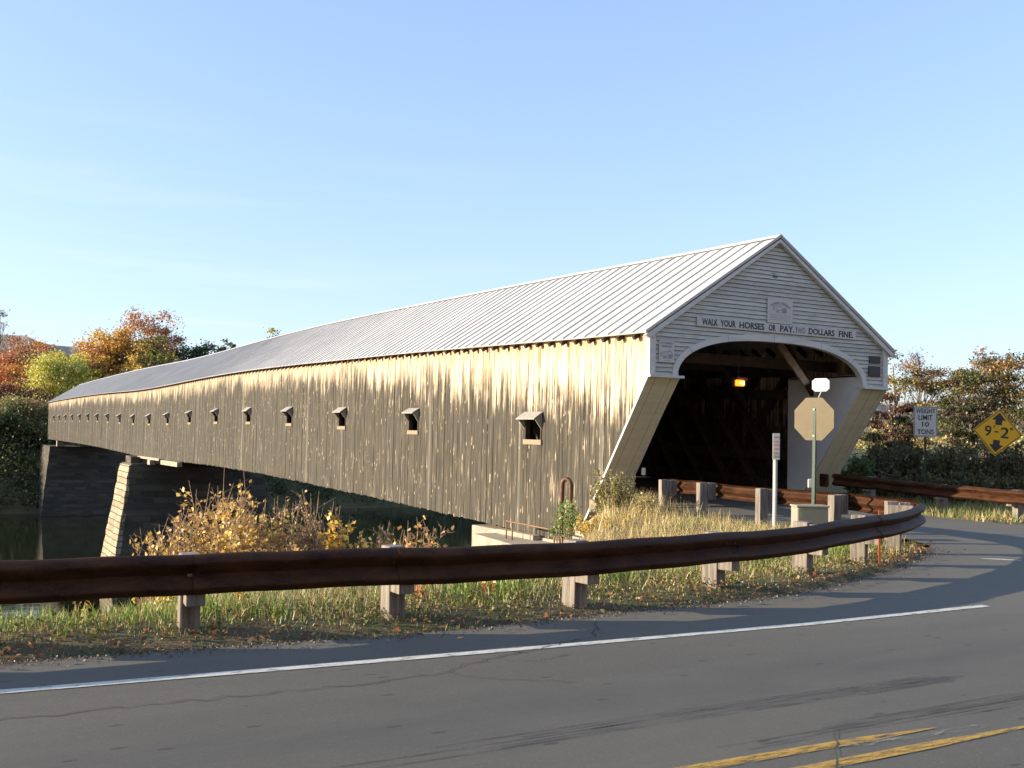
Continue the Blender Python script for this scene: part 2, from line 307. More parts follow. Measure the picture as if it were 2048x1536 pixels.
def vnoise(x, y, seed=0):
    x = np.asarray(x, float); y = np.asarray(y, float); xi = np.floor(x); yi = np.floor(y); fx = x - xi; fy = y - yi
    h = lambda a, b: np.modf(np.abs(np.sin(a * 127.1 + b * 311.7 + seed * 74.7) * 43758.5453))[0]
    fx = fx * fx * (3 - 2 * fx); fy = fy * fy * (3 - 2 * fy)
    return (h(xi, yi) * (1 - fx) + h(xi + 1, yi) * fx) * (1 - fy) + (h(xi, yi + 1) * (1 - fx) + h(xi + 1, yi + 1) * fx) * fy

# ------------------------------------------------------------------ terrain
CX = [-400, -40, -14, -12.4, -11.6, -10, -7.5, -4.8, -3.6, -2.2, -1.2, -.5, 8.5, 13, 25, 45, 120, 500]
CY = [-30, -10.1, -9.8, -9.5, -8.8, -7.8, -6.7, -5.0, -3.5, -1.7, -.5, .5, 2.5, 4, 14, 26, 50, 90]
def gh(X, Y):
    X = np.asarray(X, float); Y = np.asarray(Y, float)
    s = Y - np.interp(X, CX, CY)
    z = -.13 + .09 * sstep(-10.95, -10.2, Y) - .20 * sstep(-10, -6, Y) * (1 - sstep(-6, -1, X) * .5) - .75 * np.maximum(s, 0) * sstep(-.2, 1.1, s)
    z += .05 * (vnoise(X * 1.7, Y * 1.7) - .5) * sstep(-10.8, -10.2, Y)
    z = np.maximum(z, -12.5)
    zf = -12.5 + .62 * (Y - 127); zf = np.minimum(zf, -1 + .035 * (Y - 146) + 1.5 * (vnoise(X * .05, Y * .05, 3) - .5))
    z = np.where(Y > 110, np.maximum(zf, -12.5), z)
    return z
def grid_axis(parts): 
    out = []
    for a, b, st in parts: out += list(np.arange(a, b, st))
    return np.array(out + [parts[-1][1]])
gx = grid_axis([(-3000, -400, 200), (-400, -60, 20), (-60, -18, 3), (-18, 14, .25), (14, 60, 1.5), (60, 300, 12), (300, 3000, 180)])
gy = grid_axis([(-3000, -200, 200), (-200, -24, 16), (-24, -11.4, 2.1), (-11.4, 10, .25), (10, 60, 2), (60, 120, 6), (120, 160, 2), (160, 400, 12), (400, 4000, 180)])
nearL = [(-60, -10.3), (-30, -10.5), (-14, -10.55), (-12.1, -10.62), (-10.3, -10.7), (-8.6, -10.7), (-6.8, -10.45), (-4.7, -9.85), (-2.6, -8.98), (-1.2, -8.25), (-.25, -7.5), (.35, -6.75), (.62, -5.8), (.66, -4.6), (.68, -3.2), (.75, -1.6), (1.05, -.2), (1.35, 1.2)]
edge = [(-70, -10.761), (-13.999, -10.761), (-11.87, -10.836), (-10.274, -10.921), (-8.677, -10.75), (-7.08, -10.644), (-5.909, -10.442), (-4.206, -9.803), (-2.503, -9.058), (-0.906, -8.206), (0.265, -7.301), (0.797, -6.45), (0.904, -5.598), (0.52, -4.331), (0.112, -3.052), (0.1, -1.8), (0.6, 0.0), (0.75, 2.3)]
edger = [(6.9, 2.3), (6.3, -0.5), (6.018, -2.745), (6.192, -3.681), (7.138, -4.497), (8.994, -6.13), (11.123, -7.94), (14.21, -9.643), (19.0, -10.601), (27.516, -10.814), (200, -10.814), (200, -60), (-70, -60)]
def zroad(x, y): return -.10 + .10 * float(sstep(-3, 1, y))
def wig(poly, amp=.03):
    out = []
    for (a, b2), (c, d) in zip(poly, poly[1:]):
        L = math.hypot(c - a, d - b2); k = max(1, int(L / .25)) if L < 12 else 40
        for i in range(k): t = i / k; x = a + (c - a) * t; y = b2 + (d - b2) * t; out.append((x + amp * (float(vnoise(x * 4, y * 4, 1)) - .5) * 2, y + amp * (float(vnoise(x * 4, y * 4, 2)) - .5) * 2))
    return out + [poly[-1]]
poly = wig(edge) + wig(edger[:11]) + edger[11:]
GX, GY = np.meshgrid(gx, gy); GZ = gh(GX, GY); GZ = np.where(GY < -10.75, np.minimum(GZ, -.16), GZ)
def inpoly(X, Y, P):
    r = np.zeros(X.shape, bool); n = len(P)
    for i in range(n):
        x0, y0 = P[i]; x1, y1 = P[i - 1]; c_ = ((y0 > Y) != (y1 > Y)) & (X < (x1 - x0) * (Y - y0) / ((y1 - y0) if y1 != y0 else 1e-9) + x0); r ^= c_
    return r
GZ = np.where(inpoly(GX, GY, poly), np.minimum(GZ, -.17), GZ)
# river bed under the approach: keep the earth below pavement
inroad = (GX > .2) & (GX < 7.4) & (GY < 2.2) & (GY > -11.5) & (GX > .6); GZ = np.where(inroad, -.2, GZ)
me = bpy.data.meshes.new("ground"); nx, ny = len(gx), len(gy)
idx = np.arange(nx * ny).reshape(ny, nx); F = np.stack([idx[:-1, :-1], idx[:-1, 1:], idx[1:, 1:], idx[1:, :-1]], -1).reshape(-1, 4)
me.from_pydata(np.stack([GX, GY, GZ], -1).reshape(-1, 3).tolist(), [], F.tolist()); me.polygons.foreach_set("use_smooth", [True] * len(me.polygons))
me.materials.append(M['ground']); go = bpy.data.objects.new("ground", me); COL.objects.link(go); tag(go, "brown soil and short turf of the verge and river bank", "ground", kind="structure")
b = MB(); b.face([(-3000, -300, -10), (3000, -300, -10), (3000, 150, -10), (-3000, 150, -10)]); tag(b.build("river_water", M['water']), "dark still river water under the bridge", "water", kind="structure")
# distant ridge
hv = []; hx = np.linspace(-900, 2600, 140); rows = 14
for j in range(rows):
    t = j / (rows - 1)
    for x in hx:
        ridge = 90 + 34 * math.sin(x * .0031 + 1.9) + 24 * math.sin(x * .0083 + .5) + 16 * (float(vnoise(x * .02, 0, 5)) - .5) + 6 * (float(vnoise(x * .09, 2, 5)) - .5)
        hv.append((x, 1350 + 500 * t, -20 + (ridge + 20) * math.sin(t * math.pi / 2) ** .8 + 5 * (float(vnoise(x * .05, t * 12, 8)) - .5)))
n_ = len(hx); me = bpy.data.meshes.new("hill"); me.from_pydata(hv, [], [(j * n_ + i, j * n_ + i + 1, (j + 1) * n_ + i + 1, (j + 1) * n_ + i) for j in range(rows - 1) for i in range(n_ - 1)])
me.materials.append(M['hill']); ho = bpy.data.objects.new("hill", me); COL.objects.link(ho); tag(ho, "low wooded ridge on the horizon beyond the river", "hill", kind="structure")

# unseen hillside, added behind the camera to block low sky light
hv = []; hx = np.linspace(-260, 300, 60)
for j in range(9):
    for x in hx: hv.append((x, -44 - 9 * j, -.3 + 46 * (j / 8) ** .7 + 3 * (float(vnoise(x * .06, j * .7, 6)) - .5) * (j > 0)))
me = bpy.data.meshes.new("hill"); me.from_pydata(hv, [], [(j * 60 + i, (j + 1) * 60 + i, (j + 1) * 60 + i + 1, j * 60 + i + 1) for j in range(8) for i in range(59)]); me.materials.append(M['hill'])
ho = bpy.data.objects.new("hill", me); COL.objects.link(ho); tag(ho, "unseen hillside added behind the road to block sky light", "hill", kind="structure")

# ------------------------------------------------------------------ roads
bm = bmesh.new(); bm.faces.new([bm.verts.new((x, y, zroad(x, y))) for x, y in poly]); bmesh.ops.triangulate(bm, faces=bm.faces[:]); bmesh.ops.recalc_face_normals(bm, faces=bm.faces[:])
me = bpy.data.meshes.new("road"); bm.to_mesh(me); bm.free(); me.materials.append(M['asphalt']); ro = bpy.data.objects.new("road", me); COL.objects.link(ro)
tag(ro, "grey asphalt road bending into the bridge approach", "road", kind="structure")
def strip(name, pts, wd, mat, z=.005, taper=None, label=None):
    b = MB(); P = [Vector((p[0], p[1], 0)) for p in pts]
    L = []; Rr = []
    for i, p in enumerate(P):
        d = (P[min(i + 1, len(P) - 1)] - P[max(i - 1, 0)]).normalized(); nn = Vector((-d.y, d.x, 0)); ww = wd / 2 * (taper[i] if taper else 1); L.append(p + nn * ww); Rr.append(p - nn * ww)
    z = z - .10
    for i in range(len(P) - 1): b.face([(L[i].x, L[i].y, z), (Rr[i].x, Rr[i].y, z), (Rr[i + 1].x, Rr[i + 1].y, z), (L[i + 1].x, L[i + 1].y, z)])
    return tag(b.build(name, mat), label, "road marking", kind="structure")
strip("road_marking", [(-60, -11.506), (-13.999, -11.623), (-10.955, -11.762), (-9.241, -11.825), (-7.08, -11.879), (-4.472, -11.825)], .105, M['linew'], label="white edge line along the near lane")
strip("road_marking", [(-60, -14.646), (-10.487, -14.678), (-9.422, -14.689), (-8.837, -14.7)], .095, M['liney'], taper=[1, 1, .9, .1], label="yellow centre line, the one ending in a worn point")
strip("road_marking", [(-60, -14.923), (-9.954, -14.934), (-9.209, -14.923), (-8.251, -14.913)], .095, M['liney'], z=.0052, taper=[1, 1, 1, .3], label="yellow centre line on the camera's side")
strip("road_marking", [(-8.251, -14.923), (-5.483, -14.859)], .10, M['fade'], z=.0054, label="almost worn away end of the centre line")
strip("road_marking", [(-9.635, -14.753), (-8.57, -14.795)], .06, M['fade'], z=.0062, label="pale scuffed streaks beside the yellow centre line")
strip("road_marking", [(-0.608, -8.898), (-0.416, -9.068), (-0.225, -9.281)], .15, M['linew'], taper=[.3, 1, .4], label="short leftover patch of white paint near the rail nose")
k = 0
for yy, x0, x1 in ((-13.85, -12.5, -7.6), (-14.43, -10.4, -2.8)):
    for q in range(7):
        off = (q - 3) * .032 + rnd.uniform(-.006, .006); k += 1
        strip("skid_mark", [(x0 + rnd.uniform(0, 2.2), yy + off - .05), ((x0 + x1) / 2, yy + off), (x1 - rnd.uniform(0, .15), yy + off + (.02 if yy < -14 else 0))], .02, M['skid'], z=.003 + .00005 * k, label="dark tyre streak on the lane")
strip("skid_mark", [(-8.677, -13.827), (-8.091, -13.859), (-7.506, -13.869)], .2, M['skid'], z=.0046, taper=[.4, 1, .2], label="broad dark end of the tyre skid")
def crack(pts, wd, z, jit=.035):
    P = []
    for (a, b2), (c, d) in zip(pts, pts[1:]):
        L = math.hypot(c - a, d - b2); n = max(2, int(L / .07))
        for i in range(n): t = i / n; P.append((a + (c - a) * t + rnd.uniform(-jit, jit) * .6, b2 + (d - b2) * t + rnd.uniform(-jit, jit)))
    P.append(pts[-1]); strip("road_crack", P, wd, M['crack'], z, [rnd.uniform(.4, 1.3) for _ in P], label="thin jagged crack in the asphalt")
crack([(-8.783, -11.08), (-9.156, -11.602), (-9.954, -11.9), (-10.604, -12.092), (-10.827, -12.283), (-11.551, -12.347), (-12.722, -12.326), (-14.319, -12.305)], .011, .0064)
crack([(-10.827, -12.283), (-10.646, -12.571), (-10.167, -12.89)], .007, .0066)
crack([(-9.635, -12.092), (-10.061, -12.219), (-10.274, -12.145)], .007, .0068)
crack([(-10.38, -15.392), (-9.422, -14.487), (-7.932, -14.455), (-6.016, -14.646)], .008, .0069, .015)

# ------------------------------------------------------------------ covered bridge
W = 7.6; BL = 138.0
ZY = [-.2, 5.05, 12.9, 19.8, 26.7, 33.6, 40.5, 47.4, 54.3, 61.2, 68, 75, 81.9, 88.8, 95.7, 102.6, 109.5, 116, 123, 138.5]
ZW = [1.58, 1.72, 1.92, 2.04, 2.16, 2.24, 2.25, 2.21, 2.15, 2.12, 2.15, 2.24, 2.33, 2.39, 2.43, 2.46, 2.47, 2.48, 2.49, 2.47]
_yy = np.linspace(-1, 140, 1411); _zz = np.interp(_yy, ZY, ZW); _k = np.ones(61) / 61; _zs = np.convolve(np.pad(_zz, 30, 'edge'), _k, 'valid')
def zc(y): return float(np.interp(y, _yy, _zs))
def zeave(y): return zc(y) + 2.33          # edge of the roof
def zbot(y): return zc(y) - 2.77           # lower end of the siding
def zdeck(y): return zc(y) - 1.60
SL = 2.6 / 4.01                            # roof slope
bridge = empty("covered_bridge", (3.8, 0, 0), "long weathered wooden covered bridge with white gabled portal and pale metal roof", "bridge")
wins = [(5.05, .44)] + [(6.05 + 6.89 * n, .40) for n in range(1, 19)]
WT, WB = .31, -.27                        # window opening above and below zc
def slant(y): return 2.97 - y / .72
def boards(side):
    b = MB(); ys = [.02]; cuts = sorted([c for y, h in wins for c in (y - h, y + h)]) if side < 0 else []
    while ys[-1] < BL:
        n = ys[-1] + rnd.uniform(.13, .27); nx_ = next((c for c in cuts if c > ys[-1] + 1e-6), None)
        if nx_ is not None and n > nx_ - .07: n = nx_
        ys.append(min(n, BL))
    for y0, y1 in zip(ys, ys[1:]):
        th = rnd.uniform(.022, .042); g = .006; a, c = y0 + g / 2, y1 - g / 2; ym = (a + c) / 2; b.cc = (rnd.random(), rnd.random(), rnd.random())
        gap = rnd.choice([0, 0, 0, .03, .09]); jag = rnd.uniform(-.02, .03)
        top = lambda y: zeave(y) + .11 - gap; bot = lambda y: max(zbot(y) + jag, slant(y))
        ranges = [(bot, top)]
        if side < 0 and any(y - h < ym < y + h for y, h in wins): ranges = [(bot, lambda y: zc(y) + WB), (lambda y: zc(y) + WT, top)]
        xs = 0 if side < 0 else W; xo = xs + side * th; xi = xs - side * .0
        for lo, hi in ranges:
            def P(x, y, z): return (x, y, z)
            def UV(y, z): return (y, zeave(y) - z)
            q = [(a, lo(a)), (c, lo(c)), (c, hi(c)), (a, hi(a))]; uvs = [UV(*t) for t in q]
            fo = [P(xo, *t) for t in q]; fi = [P(xi, *t) for t in q]
            b.face(fo[::side], uvs[::side]); b.face(fi[::-side], uvs[::-side])
            for i in range(4): j = (i + 1) % 4; b.face([fi[i], fi[j], fo[j], fo[i]][::side], [uvs[i], uvs[j], uvs[j], uvs[i]][::side])
    # battens of sheathing behind the boards close the thin gaps
    o = b.build("siding", M['siding'], attrs=True, uv=True); tag(o, "river side wall of vertical boards, golden under the eave and grey below" if side < 0 else None); return o
sid_l = boards(-1); sid_r = boards(1); grp(bridge, sid_l, sid_r)
# dark backing strips (nailers) behind siding gaps
b = MB()
for y in np.arange(3.2, BL - 1, 2.0):
    for zo in (-2.3, -1.2, 1.2, 2.0):
        b.beam((.09, y, zc(y) + zo), (.09, y + 2.0, zc(y + 2.0) + zo), .14, .1)
grp(bridge, b.build("nailer_rails", M['timber']))
# windows
for i, (y, h) in enumerate(wins):
    if y + h > BL: continue
    z0, z1 = zc(y) + WB, zc(y) + WT
    b = MB(); t = .05
    b.box(-.045, .10, y - h - .0, y - h + t, z0, z1); b.box(-.045, .10, y + h - t, y + h, z0, z1); b.box(-.042, .10, y - h + t, y + h - t, z1 - t, z1)
    fr = b.build("window", M['timber']); grp(bridge, fr); bpy.context.view_layer.update()
    b = MB(); b.box(-.075, .08, y - h - .03, y + h + .03, z0 - .13, z0 + .002); si = b.build("sill", M['sill'])
    e = .30 + rnd.uniform(-.03, .03); tilt = rnd.uniform(-.03, .03)
    b = MB(); hh = h + .05
    b.prism([(-.03, y - hh, z1 + .17), (-e, y - hh, z1 + .0 + tilt), (-e - .01, y - hh, z1 - .035 + tilt), (-.03, y - hh, z1 + .135)], (0, 2 * hh, 0))
    for sg in (-1, 1):
        yy = y + sg * (hh - .05); b.prism([(-.03, yy - .012, z1 + .12), (-e + .04, yy - .012, z1 - .03 + tilt), (-.03, yy - .012, z1 - .32)], (0, .024, 0))
    hd = b.build("hood", M['hood'])
    for o in (si, hd): o.parent = fr; o.matrix_parent_inverse = fr.matrix_world.inverted()
# roof
b = MB(); ys = [-.14]; 
while ys[-1] < BL + .1: ys.append(ys[-1] + .50)
XR = W / 2; EL = -.21
def roofp(side, t, y, off=0.):            # t 0 eave .. 1 ridge
    x = (EL + (XR - EL) * t) if side < 0 else (W - EL - (W - EL - XR) * t)
    nz = 1 / math.sqrt(1 + SL * SL); nxx = SL * nz * (-1 if side < 0 else 1)
    return Vector((x + nxx * off, y, zeave(y) + 2.6 * t + nz * off))
NS = 7
for side in (-1, 1):
    for y0, y1 in zip(ys, ys[1:]):
        v = .88 + .12 * rnd.random(); b.cc = (v, v, v)
        for k in range(NS):
            t0, t1 = k / NS, (k + 1) / NS
            for m_ in range(1):
                a, c = y0, y1
                d = lambda yy, tt: .004 * math.sin(yy * 7.3 + tt * 9) + .006 * (float(vnoise(yy * 1.3, tt * 6 + side, 4)) - .5)
                q = [roofp(side, t0, a, d(a, t0)), roofp(side, t0, c, d(c, t0)), roofp(side, t1, c, d(c, t1)), roofp(side, t1, a, d(a, t1))]
                b.face(q if side > 0 else q[::-1])
        # underside and eave drip edge
        lo = -.03; q = [roofp(side, 0, y0, lo), roofp(side, 0, y1, lo), roofp(side, 1, y1, lo), roofp(side, 1, y0, lo)]; b.face(q[::-1] if side > 0 else q)
        q = [roofp(side, 0, y0, 0), roofp(side, 0, y1, 0), roofp(side, 0, y1, lo), roofp(side, 0, y0, lo)]; b.face(q)
        # standing seam
        for (tA, tB) in ((0, 1),):
            a0, a1 = y0 - .011, y0 + .011; h_ = .034
            p = lambda t, y, o_: roofp(side, t, y, o_)
            b.face([p(0, a0, 0), p(0, a0, h_), p(1, a0, h_), p(1, a0, 0)]); b.face([p(0, a1, 0), p(1, a1, 0), p(1, a1, h_), p(0, a1, h_)]); b.face([p(0, a0, h_), p(0, a1, h_), p(1, a1, h_), p(1, a0, h_)]); b.face([p(0, a0, 0), p(0, a1, 0), p(0, a1, h_), p(0, a0, h_)])
for yy in (ys[0], ys[-1]):
    for side in (-1, 1): q = [roofp(side, 0, yy, 0), roofp(side, 1, yy, 0), roofp(side, 1, yy, -.03), roofp(side, 0, yy, -.03)]; b.face(q)
b.cc = (.95, .95, .95)
for y0, y1 in zip(ys[::4], ys[4::4]):      # ridge cap
    r0, r1 = roofp(-1, 1, y0, .03), roofp(-1, 1, y1, .03)
    for sg in (-1, 1): q = [(XR, y0, r0.z + .02), (XR, y1, r1.z + .02), (XR + sg * .16, y1, r1.z - .085), (XR + sg * .16, y0, r0.z - .085)]; b.face(q)
roof = b.build("roof", M['roof'], attrs=True); grp(bridge, roof)
b = MB()
for y in np.arange(.35, BL, .62):
    for side, x0, x1 in ((-1, EL + .02, .3), (1, W - EL - .02, W - .3)):
        zz = zeave(y) - .06; b.beam((x0, y, zz - .06), (x1, y, zz + abs(x1 - x0) * SL - .06), .09, .10)
grp(bridge, b.build("rafter_tails", M['timber']))
# gable wall of clapboards
APZ = 6.51; EZ = 3.91; AC, AH, AR = 3.75, 2.98, .97
def arch_z(x, grow=0.): 
    u = min(1, abs(x - AC) / (AH + grow)); return 2.97 + (AR + grow) * (1 - u ** 2.5) ** (1 / 2.2)
def arch_x(z, grow=0.):
    t = (z - 2.97) / (AR + grow)
    if t >= 1: return 0
    return (AH + grow) * (1 - max(t, 0) ** 2.2) ** (1 / 2.5)
def gx_lim(z):                            # left limit of the gable at height z
    return max(0., EL + (z + .05 - EZ) / SL) if z > EZ - .05 else 0.
b = MB(); z = 2.97; row = .1
while z < APZ - .1:
    z1 = min(z + row, APZ - .08); L0, L1 = gx_lim(z), gx_lim(z1); a0, a1 = arch_x(z, .1), arch_x(z1, .1)
    segs = []
    if a0 > 0 and z < 4.07: segs = [((L0, AC - a0), (L1, AC - max(a1, .0))), ((AC + a0, W - L0), (AC + max(a1, 0), W - L1))]
    else: segs = [((L0, W - L0), (L1, W - L1))]
    for (p0, p1), (q0, q1) in segs:
        g = rnd.uniform(.8, 1); b.cc = (g, g, g * .98); sag = rnd.uniform(-.003, .003)
        n_ = 6
        for i in range(n_):
            s0, s1 = i / n_, (i + 1) / n_; A = lambda s: p0 + (p1 - p0) * s; B = lambda s: q0 + (q1 - q0) * s
            yb = -.030 + sag + rnd.uniform(-.004, .003); 
            fb = [(A(s0), yb, z), (A(s1), yb, z), (B(s1), -.004, z1), (B(s0), -.004, z1)]; b.face(fb)
            cs_ = b.cc; b.cc = (.25, .25, .23); b.face([(A(s0), .0, z), (A(s1), .0, z), (A(s1), yb, z), (A(s0), yb, z)]); q_ = .0; zt2_ = z1 - .011; f_ = .89; T0 = A(s0) + (B(s0) - A(s0)) * f_; T1 = A(s1) + (B(s1) - A(s1)) * f_; b.face([(T0, -.0075, zt2_), (T1, -.0075, zt2_), (B(s1), -.0055, z1), (B(s0), -.0055, z1)]); b.cc = cs_; b.face([(A(s0), .08, z), (B(s0), .08, z1), (B(s1), .08, z1), (A(s1), .08, z)])  # dark underside and top strip paint the shadow line under each lap
    z += row
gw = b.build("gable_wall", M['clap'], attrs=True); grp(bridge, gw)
b = MB()                                   # dark broken hole in the gable
b.box(3.66, 3.80, -.025, .0, 5.52, 5.545); b.box(3.68, 3.83, -.0255, .0, 5.56, 5.60); b.box(3.62, 3.72, -.0252, .0, 5.605, 5.62)
grp(bridge, b.build("broken_clapboard", M['dark_plaque']))
# arch trim
b = MB(); xs = [AC + AH * math.sin(math.pi / 2 * t) for t in np.linspace(-1, 1, 49)]
for x0, x1 in zip(xs, xs[1:]):
    def out(x): u = (x - AC) / AH; return (AC + (AH + .15) * u, arch_z(AC + (AH + .15) * u, .15) if abs(u) < .9999 else 2.97)
    i0, i1 = (x0, arch_z(x0)), (x1, arch_z(x1)); o0, o1 = out(x0), out(x1); ya, yb = -.055, .10
    A = [(i0[0], ya, i0[1]), (i1[0], ya, i1[1]), (o1[0], ya, o1[1]), (o0[0], ya, o0[1])]; B = [(p[0], yb, p[2]) for p in A]
    b.face(A); b.face(B[::-1]); b.face([B[0], B[1], A[1], A[0]]); b.face([A[3], A[2], B[2], B[3]])
at = b.build("arch_trim", M['white'], smooth=False); grp(bridge, at)
b = MB()                                   # thin open joints of the arch boards
for u in (-.86, -.5, -.02, .5, .86):
    x = AC + AH * u; zz = arch_z(x); d = Vector((math.copysign(abs(u) ** 3, u) * 1.2, 0, 1)).normalized(); b.beam((x, -.0555, zz), (x + d.x * .15, -.0555, zz + d.z * .15), .004, .005); grp(bridge, b.build("arch_joint", M['dark_plaque'])); b = MB()
for side in (-1, 1):
    b = MB(); x0, x1 = (-.035, .13) if side < 0 else (W - .13, W + .035); b.box(x0, x1, -.06, .12, 2.99, EZ + .12); grp(bridge, b.build("corner_board", M['white'], bevel=.006))
    b = MB(); x0, x1 = (-.07, .90) if side < 0 else (W - .90, W + .07); b.box(x0, x1, -.14, .16, 2.925, 2.985); grp(bridge, b.build("ledge", M['white'], bevel=.006))
    b = MB(); xe = EL if side < 0 else W - EL; dz = .065
    p = [Vector((xe, -.135, EZ - .055)), Vector((XR, -.135, APZ - .055)), Vector((XR, -.135, APZ - .055 - dz * 1.25)), Vector((xe - side * .1, -.135, EZ - .055 - dz))]
    b.prism(p, (0, .1, 0)); grp(bridge, b.build("rake_board", M['white']))
    # slanted jamb between side wall and inner wing panel
    xo, xi = (0., .86) if side < 0 else (W, W - .86); xb = (.74 if side < 0 else W - .74)
    zt, zb = 2.93, -1.0; yt = lambda z: (2.97 - z) * .72
    b = MB(); nb = 4
    for i in range(nb):
        s0, s1 = i / nb + .006, (i + 1) / nb - .006; w0 = lambda s: xo + (xi - xo) * s; w1 = lambda s: xo + (xb - xo) * s; dd = -.012 * (i % 2)
        b.prism([(w0(s0), yt(zt) + dd, zt), (w0(s1), yt(zt) + dd, zt), (w1(s1), yt(zb) + dd, zb), (w1(s0), yt(zb) + dd, zb)], (0, .09, .065))
    for s0, s1 in ((0, .07), (.93, 1.0)):
        w0 = lambda s: xo + (xi - xo) * s; w1 = lambda s: xo + (xb - xo) * s
        b.prism([(w0(s0), yt(zt) - .04, zt), (w0(s1), yt(zt) - .04, zt), (w1(s1), yt(zb) - .04, zb), (w1(s0), yt(zb) - .04, zb)], (0, .05, .03))
    grp(bridge, b.build("slanted_jamb", M['cream']))
    b = MB(); xs_ = -.045 if side < 0 else W + .01
    b.prism([(xs_, yt(zt) - .05, zt), (xs_, yt(zt) + .02, zt), (xs_, yt(zb) + .02, zb), (xs_, yt(zb) - .05, zb)], (.04, 0, 0)); grp(bridge, b.build("jamb_edge", M['white']))
    # inner wing panel
    b = MB(); xp = .88 if side < 0 else W - .88
    pts = [(xp, .05, 2.94), (xp, .1, 3.29), (xp, 2.62, 3.29), (xp, 2.62, .0), (xp, yt(0.0), .0)]; b.prism(pts, (-.05 if side < 0 else .05, 0, 0))
    for zz in (1.1, 2.2): b.box(xp - .003 if side > 0 else xp - .0, xp + (.0 if side > 0 else .003), yt(zz) + .05, 2.6, zz, zz + .006)
    grp(bridge, b.build("wing_panel", M['panel']))
    b = MB(); x0, x1 = (.0, .88) if side < 0 else (W - .88, W); b.box(x0, x1, .12, 2.6, 3.24, 3.285); b.box(x0, x1, 2.6, 2.66, 0, 3.28); grp(bridge, b.build("wing_cap", M['timber']))
    # lattice truss
    b = MB(); xl = .42 if side < 0 else W - .42; H0, H1 = -1.5, 1.95; sp = 1.22; run = H1 - H0
    for lay, sg in ((-.05, 1), (.05, -1)):
        y = 3.0
        while y < BL - 4:
            ya, yb = (y, y + run * .85) if sg > 0 else (y + run * .85, y); b.beam((xl + lay, ya, zc(ya) + H0), (xl + lay, yb, zc(yb) + H1), .075, .28, (1, 0, 0)); y += sp
    for zo in (-1.35, -.55, 1.2, 1.85):
        for y in np.arange(2.7, BL - 2, 3.): b.beam((xl, y, zc(y) + zo), (xl, y + 3.0, zc(y + 3) + zo), .26, .28)
    grp(bridge, b.build("lattice_truss", M['timber']))
b = MB()
for y in np.arange(0, BL - .1, 2.): 
    y2 = min(y + 2., BL); p = [(.0, y, zdeck(y) - .22), (W, y, zdeck(y) - .22), (W, y, zdeck(y)), (.0, y, zdeck(y))]; q = [(x, y2, z + zdeck(y2) - zdeck(y)) for x, _, z in p]
    b.face([p[3], p[2], q[2], q[3]]); b.face([p[0], q[0], q[1], p[1]])
    if y < 1: b.face([p[0], p[1], p[2], p[3]])
grp(bridge, b.build("deck", M['deck']))
b = MB()                                  # floor beams and bottom chord seen from below
for y in np.arange(3, BL, 3.): b.box(.05, W - .05, y - .15, y + .15, zbot(y) + .12, zbot(y) + .95)
for x in (.35, W - .35):
    for y in np.arange(2.9, BL - 2.5, 3.): b.beam((x, y, zbot(y) + .45), (x, y + 3, zbot(y + 3) + .45), .3, .6)
grp(bridge, b.build("floor_beams", M['timber']))
for y in (1.6, 4.6, 7.6, 10.6, 13.6, 16.6):
    z = zc(y) + 1.95; b = MB(); b.beam((.2, y, z), (W - .2, y, z), .22, .26); grp(bridge, b.build("tie_beam", M['timber']))
    for sg in (-1, 1):
        x0 = .5 if sg < 0 else W - .5; x1 = x0 - sg * 1.7; b = MB(); b.beam((x0, y + .1, z - 1.15), (x1, y + .1, z + .95), .12, .16); grp(bridge, b.build("knee_brace", M['timber']))
b = MB()
for y in np.arange(19.6, BL - 1, 3.):
    z = zc(y) + 1.95; b.beam((.2, y, z), (W - .2, y, z), .22, .26)
    for sg in (-1, 1): x0 = .5 if sg < 0 else W - .5; b.beam((x0, y, z - 1.15), (x0 - sg * 1.7, y, z + .95), .12, .16)
grp(bridge, b.build("roof_framing", M['timber']))
b = MB()                                  # far portal, closed gable with its opening
b.prism([(-.02, BL, zbot(BL)), (.8, BL, zbot(BL)), (.8, BL, zc(BL) + 1.5), (W - .8, BL, zc(BL) + 1.5), (W - .8, BL, zbot(BL)), (W + .02, BL, zbot(BL)), (W + .02, BL, zeave(BL)), (XR, BL, zeave(BL) + 2.5), (-.02, BL, zeave(BL))], (0, .1, 0))
grp(bridge, b.build("far_portal", M['white']))

for (xa, ya, xb, yb, D_) in ((1560, 690, 1613, 768, 26.2), (1698, 728, 1689, 757, 27.2)):
    b = MB(); b.beam(px(xa, ya, D_ + .6), px(xb, yb, D_), .16, .12, CW); o = b.build("knee_brace", M['brace']); grp(bridge, o)  # pale colour paints sunlight onto these two braces; the others stay dark
# lamp inside the portal
lp = px(1480, 766, 0); 
D_ = 24.6; lp = px(1480, 766, 24.9); lamp = empty("portal_lamp", lp, "small orange sodium lamp glowing in the dark bridge mouth", "lamp")
b = MB(); b.obox(lp, (1, 0, 0), (0, 1, 0), (0, 0, 1), .125, .04, .07); grp(lamp, b.build("lens", M['glow'], bevel=.02))
b = MB(); b.obox(lp + Vector((.02, -.05, -.005)), (1, 0, 0), (0, 1, 0), (0, 0, 1), .05, .03, .04); grp(lamp, b.build("bulb", M['core'], bevel=.01))
b = MB(); b.obox(lp + Vector((0, .0, .10)), (1, 0, 0), (0, 1, 0), (0, 0, 1), .16, .09, .03); b.obox(lp + Vector((0, .09, .02)), (1, 0, 0), (0, 1, 0), (0, 0, 1), .14, .04, .10); b.beam(lp + Vector((0, .05, .12)), (lp.x, lp.y + .05, 3.78), .012, .012); grp(lamp, b.build("housing", M['timber']))
